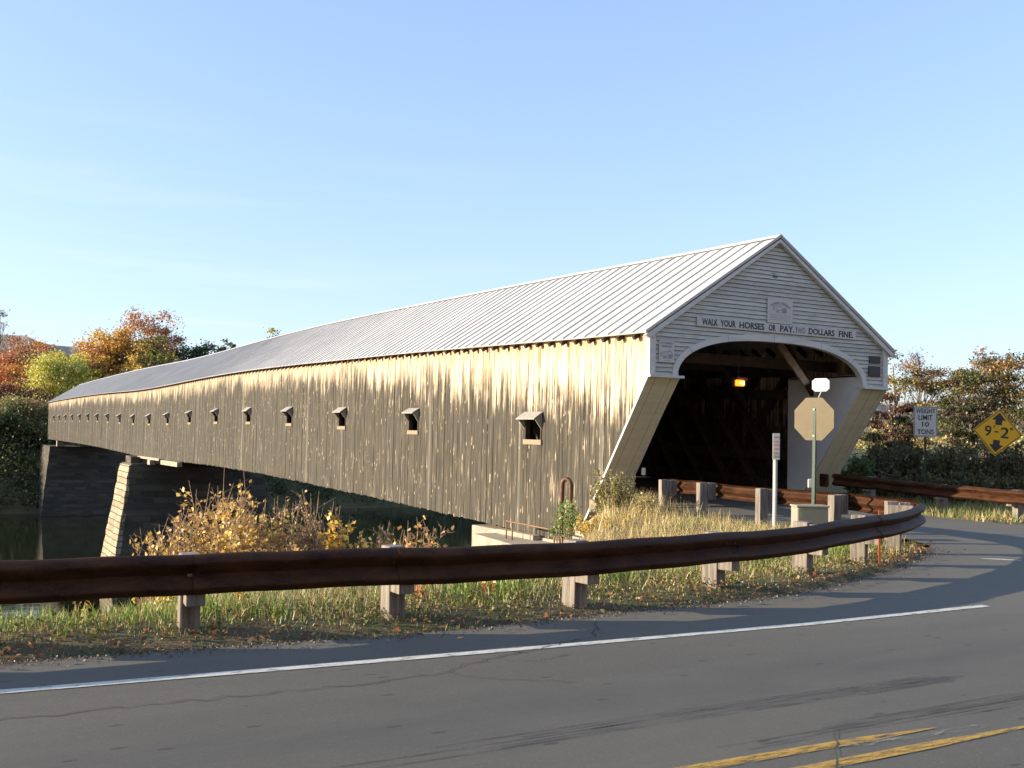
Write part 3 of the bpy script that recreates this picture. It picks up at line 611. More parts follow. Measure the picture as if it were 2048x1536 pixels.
pl = bpy.data.lights.new("lamp_light", 'POINT'); pl.energy = 3; pl.color = (1, .35, .05); pl.shadow_soft_size = .08; po = bpy.data.objects.new("lamp_light", pl); COL.objects.link(po); po.location = lp + Vector((0, -.15, -.1)); grp(lamp, po)

# ------------------------------------------------------------------ signs on the portal
def board_sign(name, x0, x1, z0, z1, label, th=.025, y=-.03, mat='plate'):
    e = empty(name, ((x0 + x1) / 2, y, z0), label, "sign"); b = MB(); b.box(x0, x1, y - th, y, z0, z1); grp(e, b.build("board", M[mat], bevel=.004)); return e
ws = board_sign("warning_sign_board", 1.31, 6.47, 4.165, 4.385, "long narrow white board over the arch reading WALK YOUR HORSES OR PAY TWO DOLLARS FINE", .03)
for s_, x0, x1 in (("WALK", 1.45, 1.925), ("YOUR", 2.0, 2.466), ("HORSES", 2.582, 3.36), ("OR", 3.502, 3.727), ("PAY.", 3.87, 4.33), ("TWO", 4.37, 4.70), ("DOLLARS", 4.816, 5.70), ("FINE.", 5.85, 6.36)):
    text("lettering", s_, M['grey_ink'] if s_ == "TWO" else M['black'], (x0, -.0625, 4.205), x1 - x0, .155, bold=.024, parent=ws)
def bridge_drawing(par, x0, z0, s, y):
    b = MB(); f = lambda u, v: (x0 + u * s, y, z0 + v * s)
    def line(p, q, t=.012): b.beam(f(*p), f(*q), .003, t)
    line((0, .27), (.62, .36)); line((0, .16), (.60, .14)); line((.62, .36), (.75, .50)); line((.75, .5), (.96, .28)); line((0, .27), (0, .16)); line((.1, .37), (.75, .5)); line((.0, .27), (.1, .37))
    line((.25, .0), (.9, .02)); line((.96, .28), (.95, .03)); b.box(*sorted((f(.64, 0)[0], f(.9, 0)[0])), y - .0015, y + .0015, f(0, .03)[2], f(0, .27)[2])
    line((.2, .06), (.4, .08), .03)
    o = b.build("drawing", M['grey_ink']); grp(par, o)
p1 = board_sign("history_plaque", 3.47, 4.28, 4.40, 5.02, "larger square white plaque with a bridge drawing under the gable peak", .03)
for i, ch in enumerate("CORNISH WINDSOR"):
    if ch == ' ': continue
    a = (i - 7) / 7.0 * .62; cx_ = 3.875 + math.sin(a) * .50; cz_ = 4.43 + math.cos(a) * .47
    text("lettering", ch, M['grey_ink'], (cx_ - .016, -.0625, cz_ - .02), .033, .05, rx=(math.cos(a), 0, -math.sin(a)), up=(math.sin(a), 0, math.cos(a)), parent=p1)
bridge_drawing(p1, 3.64, 4.66, .46, -.062)
b = MB()
for i, zz in enumerate((4.60, 4.56, 4.52, 4.48)):
    x = 3.54 + .03 * (i % 2)
    while x < 4.19: w_ = rnd.uniform(.03, .09); b.box(x, min(x + w_, 4.2), -.0625, -.0605, zz, zz + .010); x += w_ + .025
grp(p1, b.build("fine_print", M['grey_ink']))
p2 = board_sign("bridge_plaque", .235, .655, 3.275, 3.765, "small white plaque reading COVERED BRIDGE beside the left corner board", .03)
text("lettering", "COVERED", M['grey_ink'], (.27, -.0625, 3.69), .35, .045, parent=p2); text("lettering", "BRIDGE", M['grey_ink'], (.31, -.0625, 3.62), .27, .045, parent=p2)
bridge_drawing(p2, .27, 3.37, .35, -.062)
b = MB(); b.box(.36, .43, -.0625, -.0605, 3.315, 3.325); b.box(.46, .55, -.0625, -.0605, 3.315, 3.325); grp(p2, b.build("fine_print", M['grey_ink']))
def dark_plaque(x0, x1, z0, z1, label): 
    b = MB(); b.box(x0, x1, -.06, -.03, z0, z1); tag(b.build("marker_plaque", M['dark_plaque'], loc=(x0, -.03, z0), bevel=.006), label, "plaque", "dark plaques on the gable corner")
dark_plaque(6.97, 7.36, 3.60, 3.79, "dark plaque on the clapboards, upper and smaller of the pair"); dark_plaque(6.93, 7.36, 3.26, 3.53, "dark plaque on the clapboards, lower and larger of the pair")

# ------------------------------------------------------------------ guardrails
prof = [(.0, .156), (.018, .150), (.070, .118), (.083, .100), (.083, .090), (.070, .068), (.012, .018), (.0, .0), (.012, -.018), (.070, -.068), (.083, -.090), (.083, -.100), (.070, -.118), (.018, -.150), (.0, -.156)]
def resample(pts, st):
    P = [Vector((*p, 0)) if len(p) == 2 else Vector(p) for p in pts]; out = [P[0]]; tot = [0]
    # smooth with catmull
    Q = []
    for i in range(len(P) - 1):
        p0, p1, p2, p3 = P[max(i - 1, 0)], P[i], P[i + 1], P[min(i + 2, len(P) - 1)]; n = max(2, int((p2 - p1).length / .05))
        for k in range(n): t = k / n; Q.append(.5 * ((2 * p1) + (p2 - p0) * t + (2 * p0 - 5 * p1 + 4 * p2 - p3) * t * t + (3 * p1 - p0 - 3 * p2 + p3) * t ** 3) if (p2 - p1).length < 6 else p1.lerp(p2, t))
    Q.append(P[-1]); S_ = [0]
    for a, b2 in zip(Q, Q[1:]): S_.append(S_[-1] + (b2 - a).length)
    return Q, S_
def at(Q, S_, s):
    s = max(0, min(S_[-1] - 1e-6, s)); i = int(np.searchsorted(S_, s, 'right')) - 1; t = (s - S_[i]) / max(1e-9, S_[i + 1] - S_[i]); p = Q[i].lerp(Q[i + 1], t)
    j0, j1 = max(0, i - 3), min(len(Q) - 1, i + 4); d = (Q[j1] - Q[j0]); d.z = 0; return p, d.normalized()
def guardrail(e, pts, ztop, s_post0, s_from, npost, label_post, ghf, shift=None):
    Q, S_ = resample(pts, .1); zt = ztop if callable(ztop) else (lambda p: ztop)
    def panel(s0, s1, bump_out):
        b = MB(); n = max(3, int((s1 - s0) / .16)); rings = []
        for i in range(n + 1):
            s = s0 + (s1 - s0) * i / n; p, d = at(Q, S_, s); nr = Vector((d.y, -d.x, 0)); zz = zt(p) - .156 + .006 * math.sin(s * 1.7) + .004 * math.sin(s * 5.1) + .012 * (float(vnoise(s * 2.2, 3, 7)) - .5)
            wv = .006 * math.sin(s * 2.3) + .014 * (float(vnoise(s * 1.6, 9, 7)) - .5)
            out_ = [p + nr * (q[0] + bump_out + wv) + Vector((0, 0, zz + q[1] - 0)) for q in prof]; inn = [p + nr * (q[0] + bump_out + wv - .006) + Vector((0, 0, zz + q[1])) for q in prof]
            rings.append([Vector((v.x, v.y, v.z)) for v in out_ + inn[::-1]])
        m_ = len(rings[0])
        for a, c in zip(rings, rings[1:]):
            for k in range(m_): b.face([a[k], a[(k + 1) % m_], c[(k + 1) % m_], c[k]])
        b.face(rings[0]); b.face(rings[-1][::-1])
        for se in (s1 - .06, s1 - .2):         # splice bolts
            p, d = at(Q, S_, se); nr = Vector((d.y, -d.x, 0))
            for zo in (.05, -.05): b.obox(p + nr * (.045 + bump_out) + Vector((0, 0, zt(p) - .156 + zo)), d, nr, (0, 0, 1), .011, .012, .011)
        o = b.build("rail_panel", M['rust'], smooth=True); grp(e, o)
        o.data.set_sharp_from_angle(angle=math.radians(50))
    s = s_from; i = 0
    while s < S_[-1] - .2:
        s1 = min(s + 3.8, S_[-1]); panel(max(0, s - .16), s1, .009 * (i % 2)); s = s1; i += 1
    for i in range(npost):
        s = s_post0 + 1.9 * i + (shift or {}).get(i, 0)
        if s > S_[-1]: break
        p, d = at(Q, S_, s); nr = Vector((d.y, -d.x, 0)); lean = Vector((rnd.uniform(-.02, .02), rnd.uniform(-.02, .02), 0)); zz = zt(p); dz = rnd.uniform(-.03, .012)
        gz = float(ghf(p.x, p.y)) - .25
        b = MB(); c = p - nr * .318; hgt = zz + dz - gz; ax = (Vector((0, 0, 1)) + lean).normalized(); rot = rnd.uniform(-.06, .06); dd = Vector((d.x * math.cos(rot) - d.y * math.sin(rot), d.x * math.sin(rot) + d.y * math.cos(rot), 0)); nn = Vector((dd.y, -dd.x, 0))
        base = Vector((c.x, c.y, gz)); a_, b_ = .078, .1
        bot = [base + dd * u * a_ + nn * v * b_ for u, v in ((-1, -1), (1, -1), (1, 1), (-1, 1))]; b.prism(bot, ax * hgt); po_ = b.build("post", M['post'], bevel=.012); grp(e, po_)
        bpy.context.view_layer.update()
        b = MB(); c2 = p - nr * .120; dz2 = dz - rnd.uniform(-.005, .03); b.obox(Vector((c2.x, c2.y, zz + dz2 - .18)), dd, nn, (0, 0, 1), .072, .095, .18); bo = b.build("blockout", M['post'], bevel=.01)
        bo.parent = po_; bo.matrix_parent_inverse = po_.matrix_world.inverted()
        b = MB(); q = p + nr * .004 + Vector((0, 0, zz - .156)); b.obox(q, d, nr, (0, 0, 1), .012, .009, .012); bt = b.build("bolt", M['rust']); bt.parent = po_; bt.matrix_parent_inverse = po_.matrix_world.inverted()
    return Q, S_
e1 = empty("guardrail", (-8.6, -10.7, 0), "rusty steel guardrail curving from the road verge round a nose to the bridge", "guardrail")
Q1, S1 = resample(nearL, .1)
s0 = min(range(len(Q1)), key=lambda i: abs(Q1[i].x + 12.14)); s0 = S1[s0]
zt1 = lambda p: .60 + .03 * float(sstep(-6, -1, p.x)) - .015
guardrail(e1, nearL, zt1, s0 - 1.9 * 8, s0 + 1.75 - 3.8 * 5, 40, "", lambda x, y: gh(x, y), {8: -.03, 9: -.20, 10: -.20, 11: -.06})
rr = [px(1658, 946, 27), px(1800, 961, 25.5), px(1930, 973, 24.2), px(2048, 984, 22.8)]
rpath = [(rr[0].x, rr[0].y), (rr[1].x, rr[1].y), (rr[2].x, rr[2].y), (rr[3].x, rr[3].y), (7.3, -5.8), (8.4, -7.4), (10.2, -8.9), (13, -10.2), (20, -10.6), (60, -10.6)]
e2 = empty("guardrail", (7, -3, 0), "rusty guardrail on the far side of the approach, half in the bridge's shade", "guardrail")
zt2 = lambda p: float(np.interp(p.y, [rr[3].y, rr[2].y, rr[1].y, rr[0].y], [.56, .59, .65, .74]))
rp_r = rpath                                   # travelling away from the portal keeps the traffic side on the right hand
guardrail(e2, rp_r, zt2, 1.0, 0.3, 24, "", lambda x, y: gh(x, y))
b = MB(); p = rr[0]; b.obox((p.x - .05, p.y + .12, .55), (.3, 1, 0), (1, -.3, 0), (0, 0, 1), .16, .05, .17); grp(e2, b.build("end_shoe", M['rust'], bevel=.03))
for (x, y, D, sz) in ((1287, 943, 24.8, .05), (1620, 967, 20.2, .045)):      # white reflectors on the rail
    p = px(x, y, D); b = MB(); b.obox(p, CR, CW, (0, 0, 1), sz, .02, .09); grp(e1, b.build("reflector", M['plate'], bevel=.03))

# ------------------------------------------------------------------ road signs and verge furniture
def flat_shape(b, pts2, c, r, u, n, th):  # pts2 in metres on the plane through c with axes r,u ; thickness along n
    P = [c + r * x + u * y - n * th / 2 for x, y in pts2]; b.prism(P, n * th)
def octo(R_): return [(R_ * math.cos(math.radians(22.5 + 45 * i)), R_ * math.sin(math.radians(22.5 + 45 * i))) for i in range(8)]
c = px(1628, 838, 18.5); u = Vector((0, 0, 1)); n = Vector((CW.x, CW.y, 0)); n = Vector((.954, .30, 0)).normalized(); r = n.cross(u).normalized()
st = empty("stop_sign", (c.x, c.y, -.1), "back of a tan octagonal sign on a green post before the bridge mouth", "sign")
b = MB(); flat_shape(b, octo(.412), c, r, u, n, .006); grp(st, b.build("sign_plate", M['tan'], bevel=.002))
b = MB(); pb = c - n * .02; b.beam((pb.x, pb.y, -.25), (pb.x + .03, pb.y, c.z + .21), .055, .03, n); b.beam((pb.x + .02, pb.y - .01, -.25), (pb.x + .05, pb.y - .01, c.z + .2), .02, .06, n); grp(st, b.build("post", M['green']))
b = MB(); 
for zo in (.17, -.3): b.obox(c - n * .035 + Vector((0.02, 0, zo)), r, n, u, .012, .01, .012)
grp(st, b.build("bolt", M['bolt']))
c2 = px(1642, 770, 18.62); b = MB(); flat_shape(b, [(-.17, -.07), (-.11, -.12), (.11, -.12), (.17, -.07), (.17, .07), (.11, .12), (-.11, .12), (-.17, .07)], c2, r, u, n, .03); grp(st, b.build("upper_plate", M['plate'], bevel=.01))
b = MB(); b.beam(c + n * .012 + Vector((.04, 0, .28)), c2 + n * .03 + Vector((0, 0, -.1)), .012, .02, n); grp(st, b.build("bracket", M['plate']))
# white delineator post with small plate
c = px(1551, 893, 18.9); g = empty("marker_post", (c.x, c.y, -.1), "slim white marker post with a narrow printed plate before the guardrail", "marker post")
b = MB(); pb = px(1549, 1062, 18.95); b.tube([(pb.x, pb.y, -.3), (c.x, c.y, c.z + .15)], .04, 12); grp(g, b.build("post", M['plate'], smooth=False))
n = -CW.copy(); n.z = 0; n.normalize(); r = Vector((CR.x, CR.y, 0)).normalized(); b = MB(); pc = c + n * .05; flat_shape(b, [(-.065, -.24), (.065, -.24), (.065, .24), (-.065, .24)], pc, r, u, n, .008); grp(g, b.build("plate", M['plate'], bevel=.003))
for i, (zz, mt) in enumerate(((.17, 'grey_ink'), (.09, 'red_ink'), (.03, 'red_ink'), (-.04, 'red_ink'), (-.12, 'grey_ink'), (-.18, 'grey_ink'))):
    b = MB(); x = -.04
    while x < .03: w_ = rnd.uniform(.015, .03); flat_shape(b, [(x, zz - .018), (x + w_, zz - .018), (x + w_, zz + .018), (x, zz + .018)], pc + n * .006, r, u, n, .003); x += w_ + .012
    grp(g, b.build("fine_print", M[mt]))
# utility box
c = px(1626, 1036, 17.6); g = empty("utility_box", (c.x, c.y, -.1), "beige dimpled utility box standing among the guardrail posts", "utility box")
an = math.radians(-26); ux = Vector((math.cos(an), math.sin(an), 0)); uy = Vector((-math.sin(an), math.cos(an), 0)); b = MB(); cc = Vector((c.x + .02, c.y + .1, .08)); b.obox(cc, ux, uy, (0, 0, 1), .27, .17, .36); grp(g, b.build("cabinet", M['box'], bevel=.02))
b = MB(); b.obox(cc + Vector((0, 0, .375)), ux, uy, (0, 0, 1), .285, .185, .018); grp(g, b.build("lid", M['box'], bevel=.012))
b = MB()
for i in range(16):
    for j in range(15): b.obox(cc - uy * .172 + ux * (-.24 + i * .032) + Vector((0, 0, -.12 + j * .032)), ux, uy, (0, 0, 1), .007, .004, .007)
grp(g, b.build("dimples", M['box']))
# orange stake
c = px(1759, 1070, 13.75); b = MB(); b.obox((c.x, c.y, .28), r, n, (0, 0, 1), .014, .005, .38); tag(b.build("marker_stake", M['orange'], loc=(c.x, c.y, -.1)), "flat orange marker stake against a guardrail post", "stake")
# weight limit sign
c = px(1851, 843, 26.5); n = Vector((-.62, -.78, 0)).normalized(); r = u.cross(n).normalized() * 1; r = Vector((-n.y, n.x, 0))
g = empty("weight_limit_sign", (c.x, c.y, 0), "white rectangular sign on a green post reading WEIGHT LIMIT 10 TONS", "sign")
b = MB(); hw, hh = .285, .385; flat_shape(b, [(-hw, -hh), (hw, -hh), (hw, hh), (-hw, hh)], c, r, u, n, .006); grp(g, b.build("sign_plate", M['plate'], bevel=.003))
b = MB(); b.beam((c.x - n.x * .03, c.y - n.y * .03, -.3), (c.x - n.x * .03, c.y - n.y * .03, c.z + hh + .02), .05, .03, n); grp(g, b.build("post", M['green']))
b = MB()
for (x0, x1, y0, y1) in ((-hw + .015, hw - .015, hh - .025, hh - .015), (-hw + .015, hw - .015, -hh + .015, -hh + .025), (-hw + .015, -hw + .025, -hh + .025, hh - .025), (hw - .025, hw - .015, -hh + .025, hh - .025)): flat_shape(b, [(x0, y0), (x1, y0), (x1, y1), (x0, y1)], c + n * .004, r, u, n, .003)
grp(g, b.build("border", M['black']))
for s_, x0, x1, zz in (("WEIGHT", -.235, .235, .21), ("LIMIT", -.17, .17, .04), ("10", -.085, .085, -.13), ("TONS", -.20, .20, -.325)): text("lettering", s_, M['black'], c + r * x0 + u * zz + n * .006, x1 - x0, .125, rx=r, bold=.016, parent=g)
# clearance sign
c = px(1995, 865, 26); n = Vector((-.60, -.80, 0)).normalized(); r = Vector((-n.y, n.x, 0)); tl = math.radians(-6.5); r2 = (r * math.cos(tl) + u * math.sin(tl)); u2 = (u * math.cos(tl) - r * math.sin(tl))
g = empty("clearance_sign", (c.x, c.y, 0), "yellow diamond sign tilted on its post, reading 9'-2\" between two black arrows", "sign")
b = MB(); hd_ = .60; flat_shape(b, [(0, -hd_), (hd_, 0), (0, hd_), (-hd_, 0)], c, r2, u2, n, .006); grp(g, b.build("sign_plate", M['yellow'], bevel=.003))
b = MB(); b.beam((c.x - n.x * .03 + .1, c.y - n.y * .03, -.4), (c.x - n.x * .03, c.y - n.y * .03, c.z + .4), .05, .03, n); grp(g, b.build("post", M['green']))
b = MB(); cc = c + n * .004
for i in range(4):
    a = [(0, -1), (1, 0), (0, 1), (-1, 0)]; p0, p1 = a[i], a[(i + 1) % 4]; k0, k1 = hd_ - .025, hd_ - .05; flat_shape(b, [(p0[0] * k0, p0[1] * k0), (p1[0] * k0, p1[1] * k0), (p1[0] * k1, p1[1] * k1), (p0[0] * k1, p0[1] * k1)], cc, r2, u2, n, .003)
grp(g, b.build("border", M['black']))
for sg in (1, -1):
    b = MB(); flat_shape(b, [(x, y * sg) for x, y in ((0, .50), (.17, .31), (.08, .31), (.08, .19), (-.08, .19), (-.08, .31), (-.17, .31))][::sg], cc, r2, u2, n, .003); grp(g, b.build("arrow", M['black']))
text("lettering", "9", M['black'], c + r2 * (-.31) + u2 * (-.12) + n * .006, .16, .27, rx=r2, up=u2, bold=.015, parent=g); text("lettering", "-", M['black'], c + r2 * (-.07) + u2 * (-.0) + n * .006, .09, .03, rx=r2, up=u2, bold=.02, parent=g)
text("lettering", "2", M['black'], c + r2 * .07 + u2 * (-.12) + n * .006, .2, .27, rx=r2, up=u2, bold=.015, parent=g); text("lettering", "'", M['black'], c + r2 * (-.11) + u2 * .11 + n * .006, .025, .06, rx=r2, up=u2, bold=.02, parent=g); text("lettering", "\"", M['black'], c + r2 * .28 + u2 * .10 + n * .006, .07, .06, rx=r2, up=u2, bold=.02, parent=g)

# ------------------------------------------------------------------ piers and abutments
def battered(b, x0, x1, y0, y1, z0, z1, bx0, bx1, by0, by1, seg=10):     # top rectangle x0..y1, base grows by b*
    nz = max(2, int((z1 - z0) / .45)); rings = []
    for i in range(nz + 1):
        t = i / nz; z = z0 + (z1 - z0) * t; k = 1 - t; j = (rnd.uniform(-.04, .04) if 0 < i < nz else 0)
        X0, X1, Y0, Y1 = x0 - bx0 * k + j, x1 + bx1 * k, y0 - by0 * k + j, y1 + by1 * k; ring = []
        for m_ in range(4):
            A, B = [((X0, Y0), (X1, Y0)), ((X1, Y0), (X1, Y1)), ((X1, Y1), (X0, Y1)), ((X0, Y1), (X0, Y0))][m_]
            for q in range(seg): s = q / seg; ring.append((A[0] + (B[0] - A[0]) * s + rnd.uniform(-.03, .03), A[1] + (B[1] - A[1]) * s + rnd.uniform(-.03, .03), z))
        rings.append(ring)
    n_ = len(rings[0])
    for a, c_ in zip(rings, rings[1:]):
        for q in range(n_): b.face([a[q], a[(q + 1) % n_], c_[(q + 1) % n_], c_[q]])
    b.face(rings[-1]); b.face(rings[0][::-1])
pier = empty("stone_pier", (3.8, 65, -10), "tall stone pier in mid-river, its narrow end sunlit", "bridge pier")
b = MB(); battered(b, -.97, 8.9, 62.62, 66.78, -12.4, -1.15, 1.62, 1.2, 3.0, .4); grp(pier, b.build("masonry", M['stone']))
b = MB(); battered(b, -1.12, -.9, 62.6, 66.8, -12.4, -1.25, 1.68, -1.45, 3.04, .42); grp(pier, tag(b.build("sunlit_pier_end", M['sunlit_stone']), "end stones of the pier with sunlight painted in as a paler tone"))  # same granite painted paler for the sunlit end, darker for the shaded sides
b = MB(); b.box(-.9, -.3, 63.2, 64.2, -1.15, zbot(63.5) - .01); grp(pier, b.build("bearing_stone", M['stone'])); b = MB(); b.box(-.75, .2, 64.8, 66.6, -1.15, zbot(66) - .0); grp(pier, b.build("bearing_stone", M['stone'])); b = MB(); b.box(7.4, 8.3, 63, 66.6, -1.15, zbot(65)); grp(pier, b.build("bearing_stone", M['stone']))
b = MB(); b.beam((-.12, 49.5, zbot(49.5) - .18), (-.12, 55, zbot(55) - .16), .32, .3); b.beam((-.1, 56, zbot(56) - .02), (-.1, 64.5, zbot(64.5) - .04), .26, .16); b.box(-.35, 0, 58.6, 59.6, zbot(59) - .45, zbot(59) - .1); grp(pier, b.build("bolster_beam", M['concrete']))
fa = empty("stone_abutment", (3.8, 136, -10), "dark stone abutment on the far bank under the bridge's far end", "abutment")
b = MB(); battered(b, -.6, 13, 128, 141, -12.4, -1.1, 1.0, .5, 1.2, 0); grp(fa, b.build("masonry", M['stone']))
for x_ in (.2, 3.):
    b = MB(); b.box(x_, x_ + 1, 127.6, 128.6, -1.1, zbot(128)); grp(fa, b.build("bearing_stone", M['concrete']))
b = MB(); battered(b, 2, 14, 84, 86, -12, -4.5, 0, 0, 0, 0)
na = empty("concrete_abutment", (3.8, 5, -1.1), "pale concrete abutment ledge below the near end of the bridge siding", "abutment")
b = MB(); b.box(-.12, W + .2, 1.5, 8.35, -9.5, -1.08); grp(na, b.build("bridge_seat", M['concrete'], bevel=.03))
b = MB(); b.prism([(-.96, 6.56, -1.15), (-1.34, 3.6, -1.15), (-1.9, .6, -1.15), (-.12, .6, -1.15), (-.12, 6.56, -1.15)], (0, 0, -8)); grp(na, b.build("wing_slab", M['concrete']))
b = MB(); b.box(-.36, -.12, 4.4, 6.4, -1.149, -1.02); grp(na, b.build("kerb", M['concrete'], bevel=.02))
b = MB(); b.prism([(-.42, 2.9, -1.4), (-.42, .9, -1.4), (-.42, .9, -.12), (-.42, 1.2, -.12), (-.42, 2.75, -1.0)], (.3, 0, 0)); grp(na, b.build("sloping_cheek", M['concrete'], bevel=.02))
b = MB(); q = px(1195, 1012, 22.9); b.obox(q, (1, 0, 0), (0, 1, 0), (0, 0, 1), .13, .14, .14); tag(b.build("bearing_block", M['sill'], loc=(q.x, q.y, q.z - .14), bevel=.01), "squared pale block at the foot of the slanted portal jamb", "block")
hr = empty("pipe_handrail", (-.5, 4, -1.1), "low rusty pipe handrail on the concrete ledge", "handrail")
a_ = at_ = None
pA, pB = px(1013, 1042, 27.2), px(1112, 1061, 24.6)
b = MB(); b.tube([pA, pB], .022, 8); grp(hr, b.build("top_rail", M['railpipe'], smooth=True))
for t in (0.0, .13, .97): p = pA.lerp(pB, t); b = MB(); b.tube([(p.x, p.y, -1.2), p], .02, 8); grp(hr, b.build("upright", M['railpipe'], smooth=True))
vp = empty("vent_pipe", (-.6, 2.6, -1.1), "rusty upside-down U vent pipe rising against the siding", "pipe")
p = px(1124.5, 970, 24.0); q = px(1142, 972, 23.9); mid = (p + q) / 2; rad = (q - p).length / 2; ax = (q - p).normalized()
arc = [mid - ax * rad * math.cos(t) + Vector((0, 0, rad * 1.35 * math.sin(t))) for t in np.linspace(0, math.pi, 11)]
b = MB(); b.tube([(p.x, p.y, -1.3)] + arc + [(q.x, q.y, -1.3)], .052, 12); grp(vp, b.build("bent_pipe", M['pipe'], smooth=True))
b = MB()
for k_ in (0, -1): a2 = arc[k_]; b.tube([a2 - Vector((0, 0, .05)), a2 + Vector((0, 0, .03))], .06, 12)
grp(vp, b.build("coupling", M['pipe']))

# ------------------------------------------------------------------ vegetation
def leaves(name, centers, size, pal, mat, parent=None, loc=None, jit=.25, flat=.0, aspect=.62, seed=0):
    rg = np.random.default_rng(seed); n = len(centers); C_ = np.asarray(centers)
    nrm = rg.normal(size=(n, 3)); nrm[:, 2] += flat * 2; nrm /= np.linalg.norm(nrm, axis=1)[:, None]; t = rg.normal(size=(n, 3)); t -= (t * nrm).sum(1)[:, None] * nrm; t /= np.linalg.norm(t, axis=1)[:, None]; bt = np.cross(nrm, t)
    s = (size * rg.uniform(.6, 1.35, n))[:, None]; V = np.stack([C_ - t * s, C_ - bt * s * aspect + nrm * s * .15, C_ + t * s, C_ + bt * s * aspect + nrm * s * .15], 1).reshape(-1, 3)
    pal = np.array(pal); k = rg.integers(0, len(pal), n); c = pal[k] * rg.uniform(1 - jit, 1 + jit, (n, 1)) * rg.uniform(.92, 1.08, (n, 3))
    return fast_mesh(name, V, 4, np.clip(c, 0, 1), mat, parent, loc)

def RV(rg, s): return Vector([float(v) * float(s) for v in rg.normal(size=3)])
def tree(label, base, H, cr, pal, nleaf, lsize, seed, ncl=60, cbase=.3, tr=None, group=None, sparse=False, spread=.11, name="tree", squash=1., lobes=None, layered=0.):
    rg = np.random.default_rng(seed); base = Vector(base); e = empty(name, base, label, "tree", group); tr = tr or H * .02
    # trunk
    P = []; lean = rg.normal(size=2) * .03
    for i in range(9): t = i / 8; P.append((lean[0] * H * t * t + rg.normal() * .01 * H * t, lean[1] * H * t * t + rg.normal() * .01 * H * t, H * .9 * t))
    b = MB(); b.tube([(P[0][0], P[0][1], -1.0)] + P[0:], [tr * 1.5] + [tr * (1.15 - t * .95) for t in np.linspace(0, 1, 9)], 7)
    # cluster centres
    cz = (cbase + 1) / 2 * H; hz = (1 - cbase) / 2 * H; C_ = []
    while len(C_) < ncl:
        d = rg.normal(size=3); d /= np.linalg.norm(d); rr_ = rg.uniform(.35, 1) ** .6; p = d * rr_; zz = cz + p[2] * hz
        k = cr * squash; q = np.array([p[0] * k, p[1] * k, zz]) + rg.normal(size=3) * cr * .06
        t = min(1, zz / (H * .9)); ii = int(t * 8 * .999); q[0] += P[ii][0]; q[1] += P[ii][1]; C_.append(q)
    for q in C_[:max(14, int(ncl * .55))]:           # limbs
        t = max(.12, min(.85, (q[2] / H) - rg.uniform(.12, .3))); ii = t * 8; a = Vector(tuple(P[int(ii)])).lerp(Vector(P[min(8, int(ii) + 1)]), ii - int(ii)); qv = Vector(q.tolist()); m_ = a.lerp(qv, .5) + RV(rg, cr * .08) + Vector((0, 0, cr * .05))
        b.tube([a, a.lerp(m_, .5) + RV(rg, cr * .03), m_, qv], [tr * .42, tr * .33, tr * .24, tr * .08], 5)
        if sparse:
            for _ in range(7): d = RV(rg, cr * .22); d.z = abs(d.z); b.tube([m_.lerp(qv, rg.uniform(0, 1)), qv + d * .5, qv + d], [tr * .12, tr * .08, tr * .03], 4)
    b.build("trunk", M['bark'], e)
    if layered > .6 and not sparse: nleaf = int(nleaf * 1.6)
    per = nleaf // ncl; L = []
    pals = np.array(pal); cols = []
    for q in C_:
        n = int(per * rg.uniform(.5, 1.5)); sp = cr * spread * rg.uniform(.7, 1.6); d = rg.normal(size=(n, 3)) * sp * np.array([1.25, 1.25, .8 - .45 * layered]); L.append(q + d)
        kk = rg.integers(0, len(pals)); mixv = rg.random((n, 1)) < .72; alt = pals[rg.integers(0, len(pals), n)]; cols.append(np.where(mixv, pals[kk][None], alt) * rg.uniform(.7, 1.3, (n, 1)))
    L = np.concatenate(L); cols = np.clip(np.concatenate(cols), 0, 1); n = len(L)
    nrm = rg.normal(size=(n, 3)); nrm[:, 2] += 1.0 * layered; nrm /= np.linalg.norm(nrm, axis=1)[:, None]; t = rg.normal(size=(n, 3)); t -= (t * nrm).sum(1)[:, None] * nrm; t /= np.linalg.norm(t, axis=1)[:, None]; bt = np.cross(nrm, t)
    s = (lsize * rg.uniform(.6, 1.4, n))[:, None]; V = np.stack([L - t * s, L - bt * s * .65, L + t * s, L + bt * s * .65], 1).reshape(-1, 3)
    fast_mesh("crown", V, 4, cols, M['leaf'], e)
    return e
RED = [(.42, .15, .06), (.50, .22, .09), (.34, .13, .06), (.46, .30, .14)]; ORA = [(.66, .32, .07), (.58, .26, .06), (.70, .42, .10)]; GOLD = [(.70, .48, .10), (.60, .38, .08), (.46, .42, .10)]
YG = [(.52, .50, .10), (.42, .46, .09), (.60, .54, .14)]; RUST = [(.44, .20, .09), (.52, .26, .11), (.36, .18, .09)]; DKG = [(.05, .08, .025), (.07, .10, .03), (.04, .06, .02)]; MAR = [(.12, .04, .025), (.17, .06, .03), (.09, .05, .025)]; OLI = [(.12, .14, .04), (.17, .16, .05), (.09, .11, .035), (.25, .20, .07)]
def tpx(label, x, ytop, wpx, D, pal, seed, nl=7000, zb=None, **kw):
    if D > 100: nl = int(nl * 2.0)
    if D > 170: D *= 1.28; kw['ls'] = .24
    elif D > 100: kw['ls'] = .17; nl = int(nl * 1.5)
    wpx *= 1.3 if D > 100 else 1.1; top = px(x, ytop, D); zb_ = float(gh(top.x, top.y)) if zb is None else zb; H = top.z - zb_ ; cr = wpx / 2 / FPX * D
    return tree(label, (top.x, top.y, zb_), H, cr, pal, nl, kw.pop('ls', .21), seed, tr=kw.pop('tr', .012 * H), **kw)
G1 = "trees on the far bank"
tpx("bare grey-twigged tree at the picture's edge above the red crowns", 2, 622, 62, 200, [(.30, .28, .22)], 1, 900, sparse=True, ncl=40, group=G1, cbase=.35)
